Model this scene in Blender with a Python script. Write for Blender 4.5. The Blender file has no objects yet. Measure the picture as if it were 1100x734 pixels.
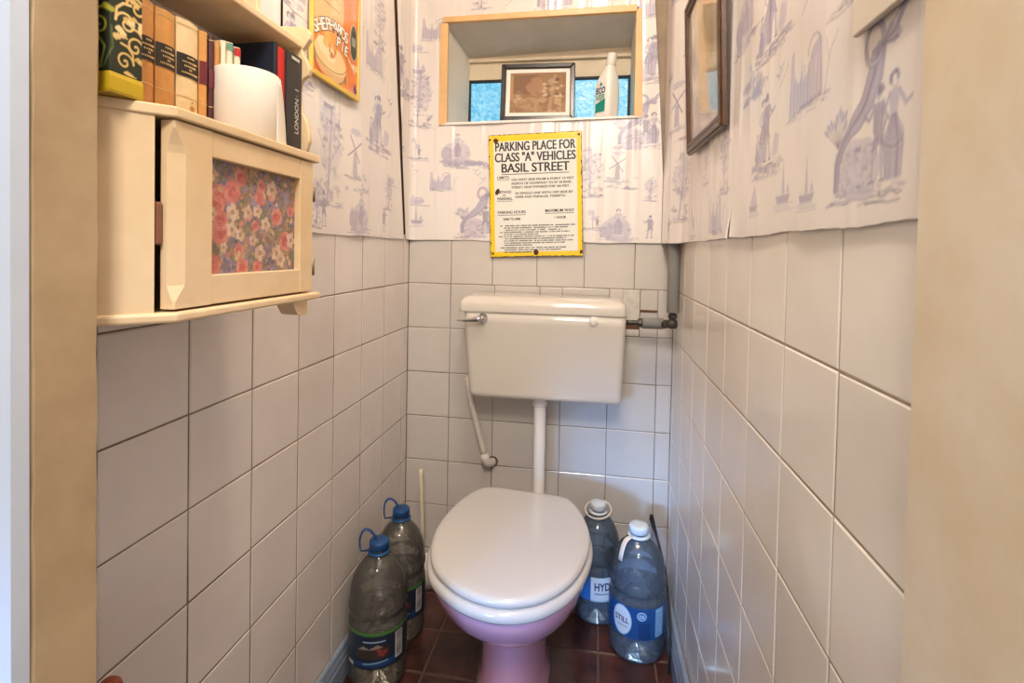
import bpy, bmesh, math, random
import numpy as np
from mathutils import Vector, Matrix

random.seed(7)
RNG = np.random.default_rng(11)
PI = math.pi
COL = bpy.context.scene.collection

# ------------------------------------------------------------------ room dimensions (metres)
T = 0.152                      # wall tile pitch
W = 0.8791                     # width between the tiled side walls
PAPER_Z = 1.148                # bottom edge of the wallpaper
CEIL = 2.40
YD0, YD1 = -1.25, -1.313       # partition with the door opening
XJ0, XJ1 = 0.159, 0.8605       # door opening


# ------------------------------------------------------------------ colour and materials
def lin(c):
    if isinstance(c, str):
        c = [int(c[i:i + 2], 16) / 255 for i in (0, 2, 4)]
    return tuple((x / 12.92 if x <= 0.04045 else ((x + 0.055) / 1.055) ** 2.4) for x in c)


def mat(name, col, rough=0.5, var=0.0, scale=20.0, bump=0.0, bscale=60.0, metal=0.0, spec=0.5, col2=None,
        coat=0.0, trans=0.0, ior=1.45, stretch=(1, 1, 1), island=0.0, attr=None, sss=0.0, lo=0.35, hi=0.65):
    m = bpy.data.materials.new(name)
    m.use_nodes = True
    nt = m.node_tree
    N, L = nt.nodes, nt.links
    b = N['Principled BSDF']
    b.inputs['Roughness'].default_value = rough
    b.inputs['Metallic'].default_value = metal
    b.inputs['Specular IOR Level'].default_value = spec
    b.inputs['Coat Weight'].default_value = coat
    b.inputs['Coat Roughness'].default_value = 0.06
    b.inputs['Transmission Weight'].default_value = trans
    b.inputs['IOR'].default_value = ior
    if sss:
        b.inputs['Subsurface Weight'].default_value = sss
        b.inputs['Subsurface Scale'].default_value = 0.01
    c = lin(col) if not attr else (1, 1, 1)
    tc = N.new('ShaderNodeTexCoord')
    mp = N.new('ShaderNodeMapping')
    mp.inputs['Scale'].default_value = stretch
    L.new(tc.outputs['Object'], mp.inputs['Vector'])
    src = None
    if attr:
        a = N.new('ShaderNodeAttribute')
        a.attribute_name = attr
        src = a.outputs['Color']
    if var > 0 or col2 is not None:
        n = N.new('ShaderNodeTexNoise')
        n.inputs['Scale'].default_value = scale
        n.inputs['Detail'].default_value = 6
        n.inputs['Roughness'].default_value = 0.6
        L.new(mp.outputs[0], n.inputs['Vector'])
        r = N.new('ShaderNodeValToRGB')
        r.color_ramp.elements[0].position = lo
        r.color_ramp.elements[1].position = hi
        L.new(n.outputs['Fac'], r.inputs['Fac'])
        if attr:
            r.color_ramp.elements[0].color = (1 - var, 1 - var, 1 - var, 1)
            r.color_ramp.elements[1].color = (1, 1, 1, 1)
            mx = N.new('ShaderNodeMix')
            mx.data_type = 'RGBA'
            mx.blend_type = 'MULTIPLY'
            mx.inputs[0].default_value = 1
            L.new(src, mx.inputs[6])
            L.new(r.outputs['Color'], mx.inputs[7])
            src = mx.outputs[2]
        else:
            d = lin(col2) if col2 is not None else tuple(x * (1 - var) for x in c)
            r.color_ramp.elements[0].color = (*d, 1)
            r.color_ramp.elements[1].color = (*c, 1)
            src = r.outputs['Color']
    if island > 0:
        g = N.new('ShaderNodeNewGeometry')
        mr = N.new('ShaderNodeMapRange')
        mr.inputs['To Min'].default_value = 1 - island
        mr.inputs['To Max'].default_value = 1.0
        L.new(g.outputs['Random Per Island'], mr.inputs['Value'])
        mx = N.new('ShaderNodeMix')
        mx.data_type = 'RGBA'
        mx.blend_type = 'MULTIPLY'
        mx.inputs[0].default_value = 1
        if src is not None:
            L.new(src, mx.inputs[6])
        else:
            mx.inputs[6].default_value = (*c, 1)
        L.new(mr.outputs['Result'], mx.inputs[7])
        src = mx.outputs[2]
    if src is not None:
        L.new(src, b.inputs['Base Color'])
    else:
        b.inputs['Base Color'].default_value = (*c, 1)
    if bump > 0:
        n2 = N.new('ShaderNodeTexNoise')
        n2.inputs['Scale'].default_value = bscale
        n2.inputs['Detail'].default_value = 4
        L.new(mp.outputs[0], n2.inputs['Vector'])
        bp = N.new('ShaderNodeBump')
        bp.inputs['Strength'].default_value = bump
        bp.inputs['Distance'].default_value = 0.004
        L.new(n2.outputs['Fac'], bp.inputs['Height'])
        L.new(bp.outputs[0], b.inputs['Normal'])
    return m


def glow_mat(name, c1, c2, strength):
    """daylight coming through rippled obscure glass"""
    m = bpy.data.materials.new(name)
    m.use_nodes = True
    N, L = m.node_tree.nodes, m.node_tree.links
    b = N['Principled BSDF']
    b.inputs['Roughness'].default_value = 0.12
    b.inputs['Base Color'].default_value = (0.02, 0.06, 0.08, 1)
    tc = N.new('ShaderNodeTexCoord')
    n = N.new('ShaderNodeTexNoise')
    n.inputs['Scale'].default_value = 75
    n.inputs['Detail'].default_value = 8
    n.inputs['Distortion'].default_value = .8
    L.new(tc.outputs['Object'], n.inputs['Vector'])
    r = N.new('ShaderNodeValToRGB')
    r.color_ramp.elements[0].position = 0.36
    r.color_ramp.elements[1].position = 0.66
    r.color_ramp.elements[0].color = (*lin(c1), 1)
    r.color_ramp.elements[1].color = (*lin(c2), 1)
    L.new(n.outputs['Fac'], r.inputs['Fac'])
    L.new(r.outputs['Color'], b.inputs['Emission Color'])
    b.inputs['Emission Strength'].default_value = strength
    bp = N.new('ShaderNodeBump')
    bp.inputs['Strength'].default_value = 0.6
    bp.inputs['Distance'].default_value = 0.003
    L.new(n.outputs['Fac'], bp.inputs['Height'])
    L.new(bp.outputs[0], b.inputs['Normal'])
    return m


M = {}
ANROT = .25
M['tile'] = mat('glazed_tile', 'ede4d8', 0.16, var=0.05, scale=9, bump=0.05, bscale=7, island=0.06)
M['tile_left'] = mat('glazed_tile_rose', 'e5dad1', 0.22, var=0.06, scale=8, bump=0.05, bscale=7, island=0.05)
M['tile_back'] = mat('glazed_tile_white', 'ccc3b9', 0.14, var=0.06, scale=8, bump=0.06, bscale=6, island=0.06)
M['grout'] = mat('old_grout', '84705c', 0.9, var=0.35, scale=30)
M['grout_pale'] = mat('pale_grout', 'b7a693', 0.85, var=0.25, scale=30)
M['plaster'] = mat('bare_plaster', 'b39b83', 0.9, var=0.25, scale=12, bump=0.3, bscale=30)
M['plaster_white'] = mat('white_plaster', 'd9d0c4', 0.9, var=0.2, scale=40, bump=0.4, bscale=60)
M['paper'] = mat('toile_wallpaper', 'ffffff', 0.21, attr='ink', spec=0.6, bump=0.02, bscale=120)
_p = M['paper'].node_tree
_pb = _p.nodes['Principled BSDF']
_pb.inputs['Anisotropic'].default_value = .9
_tg = _p.nodes.new('ShaderNodeTangent')
_tg.direction_type = 'RADIAL'
_tg.axis = 'Z'
_p.links.new(_tg.outputs[0], _pb.inputs['Tangent'])
_pb.inputs['Anisotropic Rotation'].default_value = ANROT
M['paper_edge'] = mat('wallpaper_edge', 'b9a184', 0.8, var=0.2)
M['gap'] = mat('brown_gap', '6b4a33', 0.9, var=0.3, scale=40)
M['jamb'] = mat('door_frame_shaded', 'b99f7c', 0.38, var=0.13, scale=6, bump=0.25, bscale=14, col2='a08562')  # frame paint with the left jamb's shade put into the colour
M['jamb_right'] = mat('door_frame_lit', 'e2d5c1', 0.42, var=0.1, scale=5, bump=0.2, bscale=12, col2='d2bd9a')  # same frame paint, lightened in colour for the better lit right jamb
M['board_paint'] = mat('pale_board_paint', 'd6c9b4', 0.5, var=0.06, scale=6)
M['white_paint'] = mat('white_gloss_paint', 'c9d0dc', 0.35, var=0.04, scale=8, bump=0.25, bscale=18)
M['ceiling'] = mat('ceiling_paint', 'e9e2d6', 0.8, var=0.03, scale=6)
M['skirt'] = mat('blue_grey_skirting', '8996a6', 0.35, var=0.15, scale=20, bump=0.15)
M['quarry'] = mat('quarry_tile', '5c3329', 0.3, col2='341d19', scale=14, bump=0.25, bscale=40, island=0.3)
M['floor_grout'] = mat('floor_grout', '73584a', 0.8, var=0.3, scale=40)
M['ceramic'] = mat('cream_ceramic', 'd0c6b8', 0.12, coat=0.4, bump=0.015, bscale=8)
M['pink_ceramic'] = mat('pink_ceramic', 'd9a3b6', 0.1, coat=0.5)
M['seat'] = mat('white_seat_plastic', 'c9c3bd', 0.15, coat=0.3)
M['white_plastic'] = mat('white_plastic', 'e6dfd4', 0.3)
M['old_white'] = mat('painted_pipe', 'd8cabb', 0.4, var=0.12, scale=30, bump=0.15)
M['chrome'] = mat('chrome', 'c9c9c9', 0.12, metal=1.0)
M['foam_grey'] = mat('grey_pipe_foam', '7f7b75', 0.75, var=0.06, scale=60, bump=0.1)
M['dark_metal'] = mat('dark_metal', '4a453f', 0.45, metal=0.4, var=0.3, scale=60)
M['cream_wood'] = mat('cream_painted_wood', 'e4c7a0', 0.42, var=0.06, scale=7, bump=0.12, bscale=16, col2='d6b689')
M['chamfer_wood'] = M['cream_wood']
M['shelf_under'] = mat('bare_shelf_wood', 'c2ad93', 0.6, var=0.12, scale=10, stretch=(6, 1, 6))
M['dark_wood'] = mat('dark_wood', '5a3d29', 0.35, var=0.35, scale=9, stretch=(8, 1, 8), bump=0.1)
M['latch'] = mat('worn_latch_wood', '8d5b42', 0.6, var=0.3, scale=40)
M['pine'] = mat('varnished_pine', 'e4b77c', 0.4, var=0.12, scale=8, stretch=(2, 12, 2))
M['gold_frame'] = mat('gold_frame', 'dcb54e', 0.32, var=0.12, scale=14)
M['black_frame'] = mat('black_frame', '26221f', 0.28)
M['mount'] = mat('white_mount', 'efe6da', 0.7)
M['picture'] = mat('printed_picture', 'ffffff', 0.5, attr='ink', coat=0.0)
M['picture_glass'] = mat('picture_behind_glass', 'ffffff', 0.35, attr='ink', coat=1.0, spec=0.6)
M['tin_print'] = mat('printed_tin', 'ffffff', 0.35, attr='ink', coat=0.3)
M['fabric_print'] = mat('floral_paper', 'ffffff', 0.7, attr='ink')
M['enamel_yellow'] = mat('yellow_enamel', 'f0c92c', 0.16, coat=0.4, var=0.05, scale=20)
M['enamel_white'] = mat('white_enamel', 'e7e2d6', 0.16, coat=0.4, var=0.04, scale=12)
M['black_print'] = mat('black_print', '2a2522', 0.4)
M['grey_print'] = mat('dark_grey_print', '4d463f', 0.5)
M['rust'] = mat('rust', '5f2f1b', 0.9, var=0.4, scale=80)
M['leather_tan'] = mat('tan_leather', 'c48a4a', 0.5, var=0.3, scale=18, bump=0.15, bscale=90, col2='a56a31')
M['leather_tan2'] = mat('warm_tan_leather', 'cf9650', 0.5, var=0.3, scale=14, bump=0.15, bscale=90, col2='b67a3a')
M['vellum'] = mat('vellum', 'e2c99c', 0.5, var=0.2, scale=20, bump=0.1, col2='cfae78')
M['label_black'] = mat('black_label', '231d19', 0.45)
M['label_maroon'] = mat('maroon_label', '6b1f2a', 0.45, var=0.2)
M['gilt'] = mat('gilt_lettering', 'c7a66a', 0.4)
M['page'] = mat('page_block', 'e2d3b6', 0.8, var=0.15, scale=60, stretch=(1, 40, 1))
M['card_cream'] = mat('cream_book_cloth', 'e4d2b4', 0.6)
M['card_red'] = mat('red_book_cloth', 'b3261f', 0.45)
M['card_green'] = mat('green_book_cloth', '5f8a72', 0.5)
M['maroon_leather'] = mat('maroon_leather', '4e1b16', 0.5, var=0.3, scale=20)
M['navy'] = mat('navy_book_cloth', '171c2b', 0.5)
M['charcoal'] = mat('charcoal_book_cloth', '37322e', 0.5)
M['silver_print'] = mat('pale_lettering', 'd8cfc0', 0.4)
M['toilet_paper'] = mat('tissue', 'd8cdbd', 0.95, bump=0.12, bscale=220)
M['card_tube'] = mat('card_tube', 'a98f70', 0.9)
M['tin_yellow'] = mat('yellow_tin', 'b9981c', 0.35, coat=0.3)
M['blue_cap'] = mat('blue_cap', '174374', 0.35)
M['clear_cap'] = mat('pale_cap', 'd2dbe2', 0.35)
M['hdpe'] = mat('white_bottle_plastic', 'ebe7db', 0.32, sss=0.1)
M['navy_print'] = mat('navy_print', '1f2f63', 0.4)
M['green_print'] = mat('green_print', '128a78', 0.4)
M['label_white'] = mat('white_label', 'dfe9f0', 0.4)
M['black_plastic'] = mat('black_plastic', '1b1a1a', 0.5)
M['handle_cream'] = mat('cream_handle', 'e6d6b4', 0.4)
M['knob_red'] = mat('red_brown_handle', '7c3420', 0.3, var=0.2, scale=30)
M['glass'] = glow_mat('obscure_glass', '4fb2de', '9adcf2', 0.95)
M['window_black'] = mat('black_putty', '1c1c1d', 0.6)
M['niche'] = mat('niche_plaster', 'cfc8ba', 0.6, var=0.12, scale=7, bump=0.15, bscale=20)
M['header'] = mat('niche_header_paint', 'd9c7a8', 0.5, var=0.12, scale=10, bump=0.15)
M['brass'] = mat('hinge_metal', '8b7a60', 0.4, metal=0.6, var=0.2)


def water_mat(name, col, rough=0.02, ior=1.33, density=0.0):
    m = bpy.data.materials.new(name)
    m.use_nodes = True
    N, L = m.node_tree.nodes, m.node_tree.links
    b = N['Principled BSDF']
    b.inputs['Base Color'].default_value = (*lin(col), 1)
    b.inputs['Transmission Weight'].default_value = 1.0
    b.inputs['Roughness'].default_value = rough
    b.inputs['IOR'].default_value = ior
    b.inputs['Specular IOR Level'].default_value = 0.8
    n = N.new('ShaderNodeTexNoise')
    n.inputs['Scale'].default_value = 16
    n.inputs['Detail'].default_value = 2
    tc = N.new('ShaderNodeTexCoord')
    L.new(tc.outputs['Object'], n.inputs['Vector'])
    bp = N.new('ShaderNodeBump')
    bp.inputs['Strength'].default_value = 0.35
    bp.inputs['Distance'].default_value = 0.01
    L.new(n.outputs['Fac'], bp.inputs['Height'])
    L.new(bp.outputs[0], b.inputs['Normal'])
    return m




def pet_mat(name, tint, haze, see):
    """thin plastic shell: mostly see-through, a little milky, shiny"""
    m = bpy.data.materials.new(name)
    m.use_nodes = True
    N, L = m.node_tree.nodes, m.node_tree.links
    b = N.new('ShaderNodeBsdfGlossy')
    b.inputs['Roughness'].default_value = .07
    N.remove(N['Principled BSDF'])
    dz = N.new('ShaderNodeBsdfDiffuse')
    dz.inputs['Color'].default_value = (*lin(haze), 1)
    t = N.new('ShaderNodeBsdfTransparent')
    t.inputs['Color'].default_value = (*lin(tint), 1)
    mx = N.new('ShaderNodeMixShader')
    mx.inputs[0].default_value = see
    L.new(dz.outputs[0], mx.inputs[1])
    L.new(t.outputs[0], mx.inputs[2])
    fr = N.new('ShaderNodeFresnel')
    fr.inputs['IOR'].default_value = 1.6
    m2 = N.new('ShaderNodeMixShader')
    L.new(fr.outputs[0], m2.inputs[0])
    L.new(mx.outputs[0], m2.inputs[1])
    L.new(b.outputs[0], m2.inputs[2])
    L.new(m2.outputs[0], N['Material Output'].inputs['Surface'])
    n = N.new('ShaderNodeTexNoise')
    n.inputs['Scale'].default_value = 22
    n.inputs['Detail'].default_value = 2
    tc = N.new('ShaderNodeTexCoord')
    L.new(tc.outputs['Object'], n.inputs['Vector'])
    bp = N.new('ShaderNodeBump')
    bp.inputs['Strength'].default_value = .5
    bp.inputs['Distance'].default_value = .01
    L.new(n.outputs['Fac'], bp.inputs['Height'])
    L.new(bp.outputs[0], b.inputs['Normal'])
    L.new(bp.outputs[0], fr.inputs['Normal'])
    return m


M['pet'] = pet_mat('clear_bottle', 'dedace', 'b5afa2', .86)
M['pet_blue'] = pet_mat('blue_tinted_bottle', 'c3d9ee', 'a9c0d8', .86)


# ------------------------------------------------------------------ mesh builder
class MB:
    def __init__(self):
        self.v, self.f, self.m, self.s = [], [], [], []

    def add(self, vs, fs, mi=0, smooth=False, xf=None):
        o = len(self.v)
        for p in vs:
            p = Vector(p)
            if xf is not None:
                p = xf(p) if callable(xf) and not isinstance(xf, Matrix) else xf @ p
            self.v.append(tuple(p))
        for f in fs:
            self.f.append([o + i for i in f])
            self.m.append(mi)
            self.s.append(smooth)
        return self

    def bm(self, bm, mi=0, smooth=False, xf=None):
        bm.verts.ensure_lookup_table()
        bm.verts.index_update()
        vs = [v.co.copy() for v in bm.verts]
        fs = [[v.index for v in f.verts] for f in bm.faces]
        bm.free()
        return self.add(vs, fs, mi, smooth, xf)

    def box(self, x0, x1, y0, y1, z0, z1, mi=0, bev=0.0, seg=2, xf=None):
        bm = bmesh.new()
        bmesh.ops.create_cube(bm, size=1.0)
        for v in bm.verts:
            v.co = Vector(((x0 + x1) / 2 + v.co.x * (x1 - x0), (y0 + y1) / 2 + v.co.y * (y1 - y0), (z0 + z1) / 2 + v.co.z * (z1 - z0)))
        if bev > 0:
            bmesh.ops.bevel(bm, geom=list(bm.edges), offset=bev, segments=seg, profile=0.5, affect='EDGES')
        return self.bm(bm, mi, False, xf)

    def prism(self, pts, fn, a0, a1, mi=0, bev=0.0, xf=None):
        """extrude 2d polygon; fn(u, v, a) -> xyz"""
        bm = bmesh.new()
        lo = [bm.verts.new(fn(u, v, a0)) for u, v in pts]
        hi = [bm.verts.new(fn(u, v, a1)) for u, v in pts]
        bm.faces.new(lo)
        bm.faces.new(hi[::-1])
        n = len(pts)
        for i in range(n):
            bm.faces.new((lo[i], hi[i], hi[(i + 1) % n], lo[(i + 1) % n]))
        bmesh.ops.recalc_face_normals(bm, faces=list(bm.faces))
        if bev > 0:
            bmesh.ops.bevel(bm, geom=list(bm.edges), offset=bev, segments=2, profile=0.5, affect='EDGES')
        return self.bm(bm, mi, False, xf)

    def loft(self, rings, mi=0, smooth=True, cap0=True, cap1=True, xf=None, closed=False):
        n = len(rings[0])
        vs = [p for r in rings for p in r]
        fs = []
        k = len(rings)
        for j in range(k if closed else k - 1):
            a, b = j * n, ((j + 1) % k) * n
            for i in range(n):
                fs.append((a + i, a + (i + 1) % n, b + (i + 1) % n, b + i))
        if not closed:
            if cap0:
                fs.append(tuple(range(n))[::-1])
            if cap1:
                fs.append(tuple((k - 1) * n + i for i in range(n)))
        return self.add(vs, fs, mi, smooth, xf)

    def lathe(self, prof, c=(0, 0, 0), n=40, mi=0, smooth=True, xf=None):
        rings = [[(c[0] + r * math.cos(2 * PI * i / n), c[1] + r * math.sin(2 * PI * i / n), c[2] + z) for i in range(n)] for r, z in prof]
        return self.loft(rings, mi, smooth, True, True, xf)

    def tube(self, path, r, n=14, mi=0, closed=False, flat=None, xf=None):
        """round (or flat = (width, thickness) strap) tube along a path"""
        P = [Vector(p) for p in path]
        rings = []
        k = len(P)
        up = None
        for i in range(k):
            if closed:
                t = (P[(i + 1) % k] - P[i - 1]).normalized()
            else:
                t = (P[min(i + 1, k - 1)] - P[max(i - 1, 0)]).normalized()
            if up is None:
                up = Vector((0, 0, 1)) if abs(t.z) < 0.9 else Vector((1, 0, 0))
            s = t.cross(up).normalized()
            up = s.cross(t).normalized()
            rr = r[i] if isinstance(r, (list, tuple)) else r
            a, b = (rr, rr) if flat is None else (flat[0] / 2, flat[1] / 2)
            rings.append([P[i] + s * (a * math.cos(2 * PI * j / n)) + up * (b * math.sin(2 * PI * j / n)) for j in range(n)])
        return self.loft(rings, mi, True, True, True, xf, closed)

    def poly(self, pts, mi=0, xf=None):
        return self.add(pts, [tuple(range(len(pts)))], mi, False, xf)

    def text(self, s, size, xf, mi=0, align='CENTER', width=None, bold=0.0, space=1.0):
        cu = bpy.data.curves.new('t', 'FONT')
        cu.body = s
        cu.size = size
        cu.align_x = align
        cu.offset = bold
        cu.space_character = space
        ob = bpy.data.objects.new('t', cu)
        COL.objects.link(ob)
        bpy.context.view_layer.update()
        me = bpy.data.meshes.new_from_object(ob.evaluated_get(bpy.context.evaluated_depsgraph_get()))
        vs = [v.co.copy() for v in me.vertices]
        fs = [tuple(p.vertices) for p in me.polygons]
        bpy.data.objects.remove(ob)
        bpy.data.curves.remove(cu)
        bpy.data.meshes.remove(me)
        if width and vs:
            x0, x1 = min(v.x for v in vs), max(v.x for v in vs)
            k = width / (x1 - x0)
            for v in vs:
                v.x *= k
        return self.add(vs, fs, mi, False, xf)

    def build(self, name, mats, parent=None, origin=None, rot=None):
        me = bpy.data.meshes.new(name)
        v = self.v
        if parent is not None:
            q = parent
            while q.parent:
                q = q.parent
            o = Vector(q['_o']) if '_o' in q else Vector((0, 0, 0))
        elif origin is not None:
            o = Vector(origin)
        else:
            o = Vector((0, 0, 0))
        v = [(p[0] - o.x, p[1] - o.y, p[2] - o.z) for p in v]
        me.from_pydata(v, [], self.f)
        me.polygons.foreach_set('material_index', self.m)
        me.polygons.foreach_set('use_smooth', self.s)
        for mm in (mats if isinstance(mats, (list, tuple)) else [mats]):
            me.materials.append(M[mm] if isinstance(mm, str) else mm)
        me.update()
        ob = bpy.data.objects.new(name, me)
        COL.objects.link(ob)
        if parent is not None:
            ob.parent = parent
        else:
            ob.location = o
        return ob


def fix_normals(ob):
    bm = bmesh.new()
    bm.from_mesh(ob.data)
    bmesh.ops.recalc_face_normals(bm, faces=list(bm.faces))
    bm.to_mesh(ob.data)
    bm.free()
    return ob


def tag(o, label, cat, group=None):
    o['label'] = label
    o['category'] = cat
    if group:
        o['group'] = group
    return o


def thing(name, label, cat, loc=(0, 0, 0), group=None, rot=(0, 0, 0)):
    o = bpy.data.objects.new(name, None)
    COL.objects.link(o)
    o.location = loc
    o.rotation_euler = rot
    o.empty_display_size = 0.02
    o['_o'] = tuple(loc)
    return tag(o, label, cat, group)


def structure(o):
    o['kind'] = 'structure'
    return o


def root(name, loc=(0, 0, 0)):
    o = bpy.data.objects.new(name, None)
    COL.objects.link(o)
    o.location = loc
    o['_o'] = tuple(loc)
    return structure(o)


# ------------------------------------------------------------------ drawing on printed surfaces
class Canvas:
    """pattern printed on a surface; sampled into the colour attribute of a fine mesh"""

    def __init__(self, u0, u1, v0, v1, res, base):
        self.u0, self.v0, self.res = u0, v0, res
        self.nu, self.nv = int(round((u1 - u0) / res)) + 1, int(round((v1 - v0) / res)) + 1
        self.u1, self.v1 = u0 + (self.nu - 1) * res, v0 + (self.nv - 1) * res
        self.c = np.zeros((self.nv, self.nu, 3), np.float32)
        self.c[:] = lin(base)

    def win(self, ua, ub, va, vb):
        i0 = max(0, int((ua - self.u0) / self.res) - 1)
        i1 = min(self.nu, int((ub - self.u0) / self.res) + 3)
        j0 = max(0, int((va - self.v0) / self.res) - 1)
        j1 = min(self.nv, int((vb - self.v0) / self.res) + 3)
        if i0 >= i1 or j0 >= j1:
            return None
        U, V = np.meshgrid(self.u0 + self.res * np.arange(i0, i1), self.v0 + self.res * np.arange(j0, j1))
        return (slice(j0, j1), slice(i0, i1)), U, V

    def put(self, sl, a, col):
        a = np.clip(a, 0, 1)[..., None]
        self.c[sl] = self.c[sl] * (1 - a) + np.array(lin(col), np.float32) * a

    def noise(self, U, V, s, seed=0):
        r = np.random.default_rng(seed)
        out = np.zeros_like(U)
        for k in range(7):
            an = r.uniform(0, PI)
            f = s * r.uniform(0.6, 2.2)
            out += np.sin(f * (U * np.cos(an) + V * np.sin(an)) * 2 * PI + r.uniform(0, 6) + 1.7 * np.sin(f * .6 * (V * np.cos(an) - U * np.sin(an)) * 2 * PI + r.uniform(0, 6)))
        return out / 7

    def stroke(self, pts, w, col, a=1.0):
        pts = [tuple(p) for p in pts]
        us, vs = [p[0] for p in pts], [p[1] for p in pts]
        q = self.win(min(us) - w, max(us) + w, min(vs) - w, max(vs) + w)
        if q is None:
            return
        sl, U, V = q
        d = np.full(U.shape, 1e9)
        for (x0, y0), (x1, y1) in zip(pts[:-1], pts[1:]):
            dx, dy = x1 - x0, y1 - y0
            t = np.clip(((U - x0) * dx + (V - y0) * dy) / (dx * dx + dy * dy + 1e-12), 0, 1)
            d = np.minimum(d, np.hypot(U - x0 - t * dx, V - y0 - t * dy))
        self.put(sl, np.clip((w / 2 - d) / self.res + 0.5, 0, 1) * a, col)

    def ell(self, u, v, ru, rv, col, a=1.0, rough=0.0, rot=0.0, hatch=0.0, seed=None, soft=0.0):
        R = max(ru, rv) * (1.2 + rough)
        q = self.win(u - R, u + R, v - R, v + R)
        if q is None:
            return
        sl, U, V = q
        c, s = math.cos(rot), math.sin(rot)
        X, Y = (U - u) * c + (V - v) * s, -(U - u) * s + (V - v) * c
        d = np.sqrt((X / ru) ** 2 + (Y / rv) ** 2)
        if rough:
            sd = random.randint(0, 9999) if seed is None else seed
            d = d + rough * self.noise(U, V, 0.9 / max(min(ru, rv), 0.004) * 0.5, sd) * 1.3 + rough * .5 * self.noise(U, V, 1.6 / max(min(ru, rv), 0.004) * 0.5, sd + 1)
        m = np.clip((1 - d) * min(ru, rv) / (self.res + soft) + 0.5, 0, 1) * a
        if hatch:
            m = m * (1 - hatch * (0.5 + 0.5 * np.sin((U * .9 + V * .45) * 2 * PI / 0.0052)))
        self.put(sl, m, col)

    def poly(self, pts, col, a=1.0, hatch=0.0):
        us, vs = [p[0] for p in pts], [p[1] for p in pts]
        q = self.win(min(us), max(us), min(vs), max(vs))
        if q is None:
            return
        sl, U, V = q
        ins = np.zeros(U.shape)
        for ox, oy in ((-.25, -.25), (.25, -.25), (-.25, .25), (.25, .25)):
            X, Y = U + ox * self.res, V + oy * self.res
            k = np.zeros(U.shape, bool)
            n = len(pts)
            for i in range(n):
                (x0, y0), (x1, y1) = pts[i], pts[(i + 1) % n]
                if y0 == y1:
                    continue
                k ^= ((y0 > Y) != (y1 > Y)) & (X < (x1 - x0) * (Y - y0) / (y1 - y0) + x0)
            ins += k / 4.0
        m = ins * a
        if hatch:
            m = m * (1 - hatch * (0.5 + 0.5 * np.sin((U * .9 + V * .45) * 2 * PI / 0.0052)))
        self.put(sl, m, col)

    def sample(self, U, V):
        fi = np.clip((U - self.u0) / self.res, 0, self.nu - 1.001)
        fj = np.clip((V - self.v0) / self.res, 0, self.nv - 1.001)
        i, j = fi.astype(int), fj.astype(int)
        a, b = (fi - i)[..., None], (fj - j)[..., None]
        c = self.c
        return c[j, i] * (1 - a) * (1 - b) + c[j, i + 1] * a * (1 - b) + c[j + 1, i] * (1 - a) * b + c[j + 1, i + 1] * a * b


def grid_object(name, P, colors, material, parent, keep=None, smooth=True):
    """P: (nv, nu, 3) points already local to the parent; colours per point"""
    nv, nu = P.shape[:2]
    idx = np.arange(nv * nu).reshape(nv, nu)
    q = np.stack([idx[:-1, :-1], idx[:-1, 1:], idx[1:, 1:], idx[1:, :-1]], -1).reshape(-1, 4)
    if keep is not None:
        q = q[keep.reshape(-1)]
    me = bpy.data.meshes.new(name)
    me.vertices.add(nv * nu)
    me.vertices.foreach_set('co', P.reshape(-1).astype(np.float32))
    me.loops.add(len(q) * 4)
    me.loops.foreach_set('vertex_index', q.reshape(-1).astype(np.int32))
    me.polygons.add(len(q))
    me.polygons.foreach_set('loop_start', (np.arange(len(q)) * 4).astype(np.int32))
    me.polygons.foreach_set('use_smooth', np.full(len(q), smooth))
    at = me.color_attributes.new('ink', 'FLOAT_COLOR', 'POINT')
    c4 = np.ones((nv * nu, 4), np.float32)
    c4[:, :3] = colors.reshape(-1, 3)
    at.data.foreach_set('color', c4.reshape(-1))
    me.materials.append(M[material] if isinstance(material, str) else material)
    me.update()
    me.validate()
    ob = bpy.data.objects.new(name, me)
    COL.objects.link(ob)
    if parent is not None:
        ob.parent = parent
    return ob


def printed_panel(name, cv, fn, material, parent):
    """canvas as a flat printed sheet; fn(u, v) arrays -> x, y, z arrays (local)"""
    U, V = np.meshgrid(cv.u0 + cv.res * np.arange(cv.nu), cv.v0 + cv.res * np.arange(cv.nv))
    return grid_object(name, np.stack(fn(U, V), -1), cv.c, material, parent, smooth=False)


# ------------------------------------------------------------------ toile motifs
INK, WASH, DARK = 'a69dae', 'c1b8c3', '7d7584'
PAPERC = 'e4dad1'


def wob(pts, j):
    return [(u + random.uniform(-j, j), v + random.uniform(-j, j)) for u, v in pts]


def arc(u, v, ru, rv, a0, a1, n=9):
    return [(u + ru * math.cos(a0 + (a1 - a0) * i / n), v + rv * math.sin(a0 + (a1 - a0) * i / n)) for i in range(n + 1)]


def ground(c, u, v, w, a=0.9):
    for k in range(12):
        x = u + random.uniform(-.4, .4) * w
        l = w * random.uniform(.15, .4)
        y = v - random.uniform(0, .09) * w
        c.stroke(wob([(x - l / 2, y), (x - l / 6, y + .008 * w), (x + l / 5, y - .006 * w), (x + l / 2, y)], .01 * w), .007 * w + .0007, random.choice([INK, INK, DARK]), a * random.uniform(.5, 1))
    for k in range(22):
        x = u + random.uniform(-.45, .45) * w
        c.ell(x, v - random.uniform(-.015, .07) * w, random.uniform(.02, .045) * w, .011 * w, random.choice([INK, WASH, DARK]), a * .7, .6)


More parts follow.
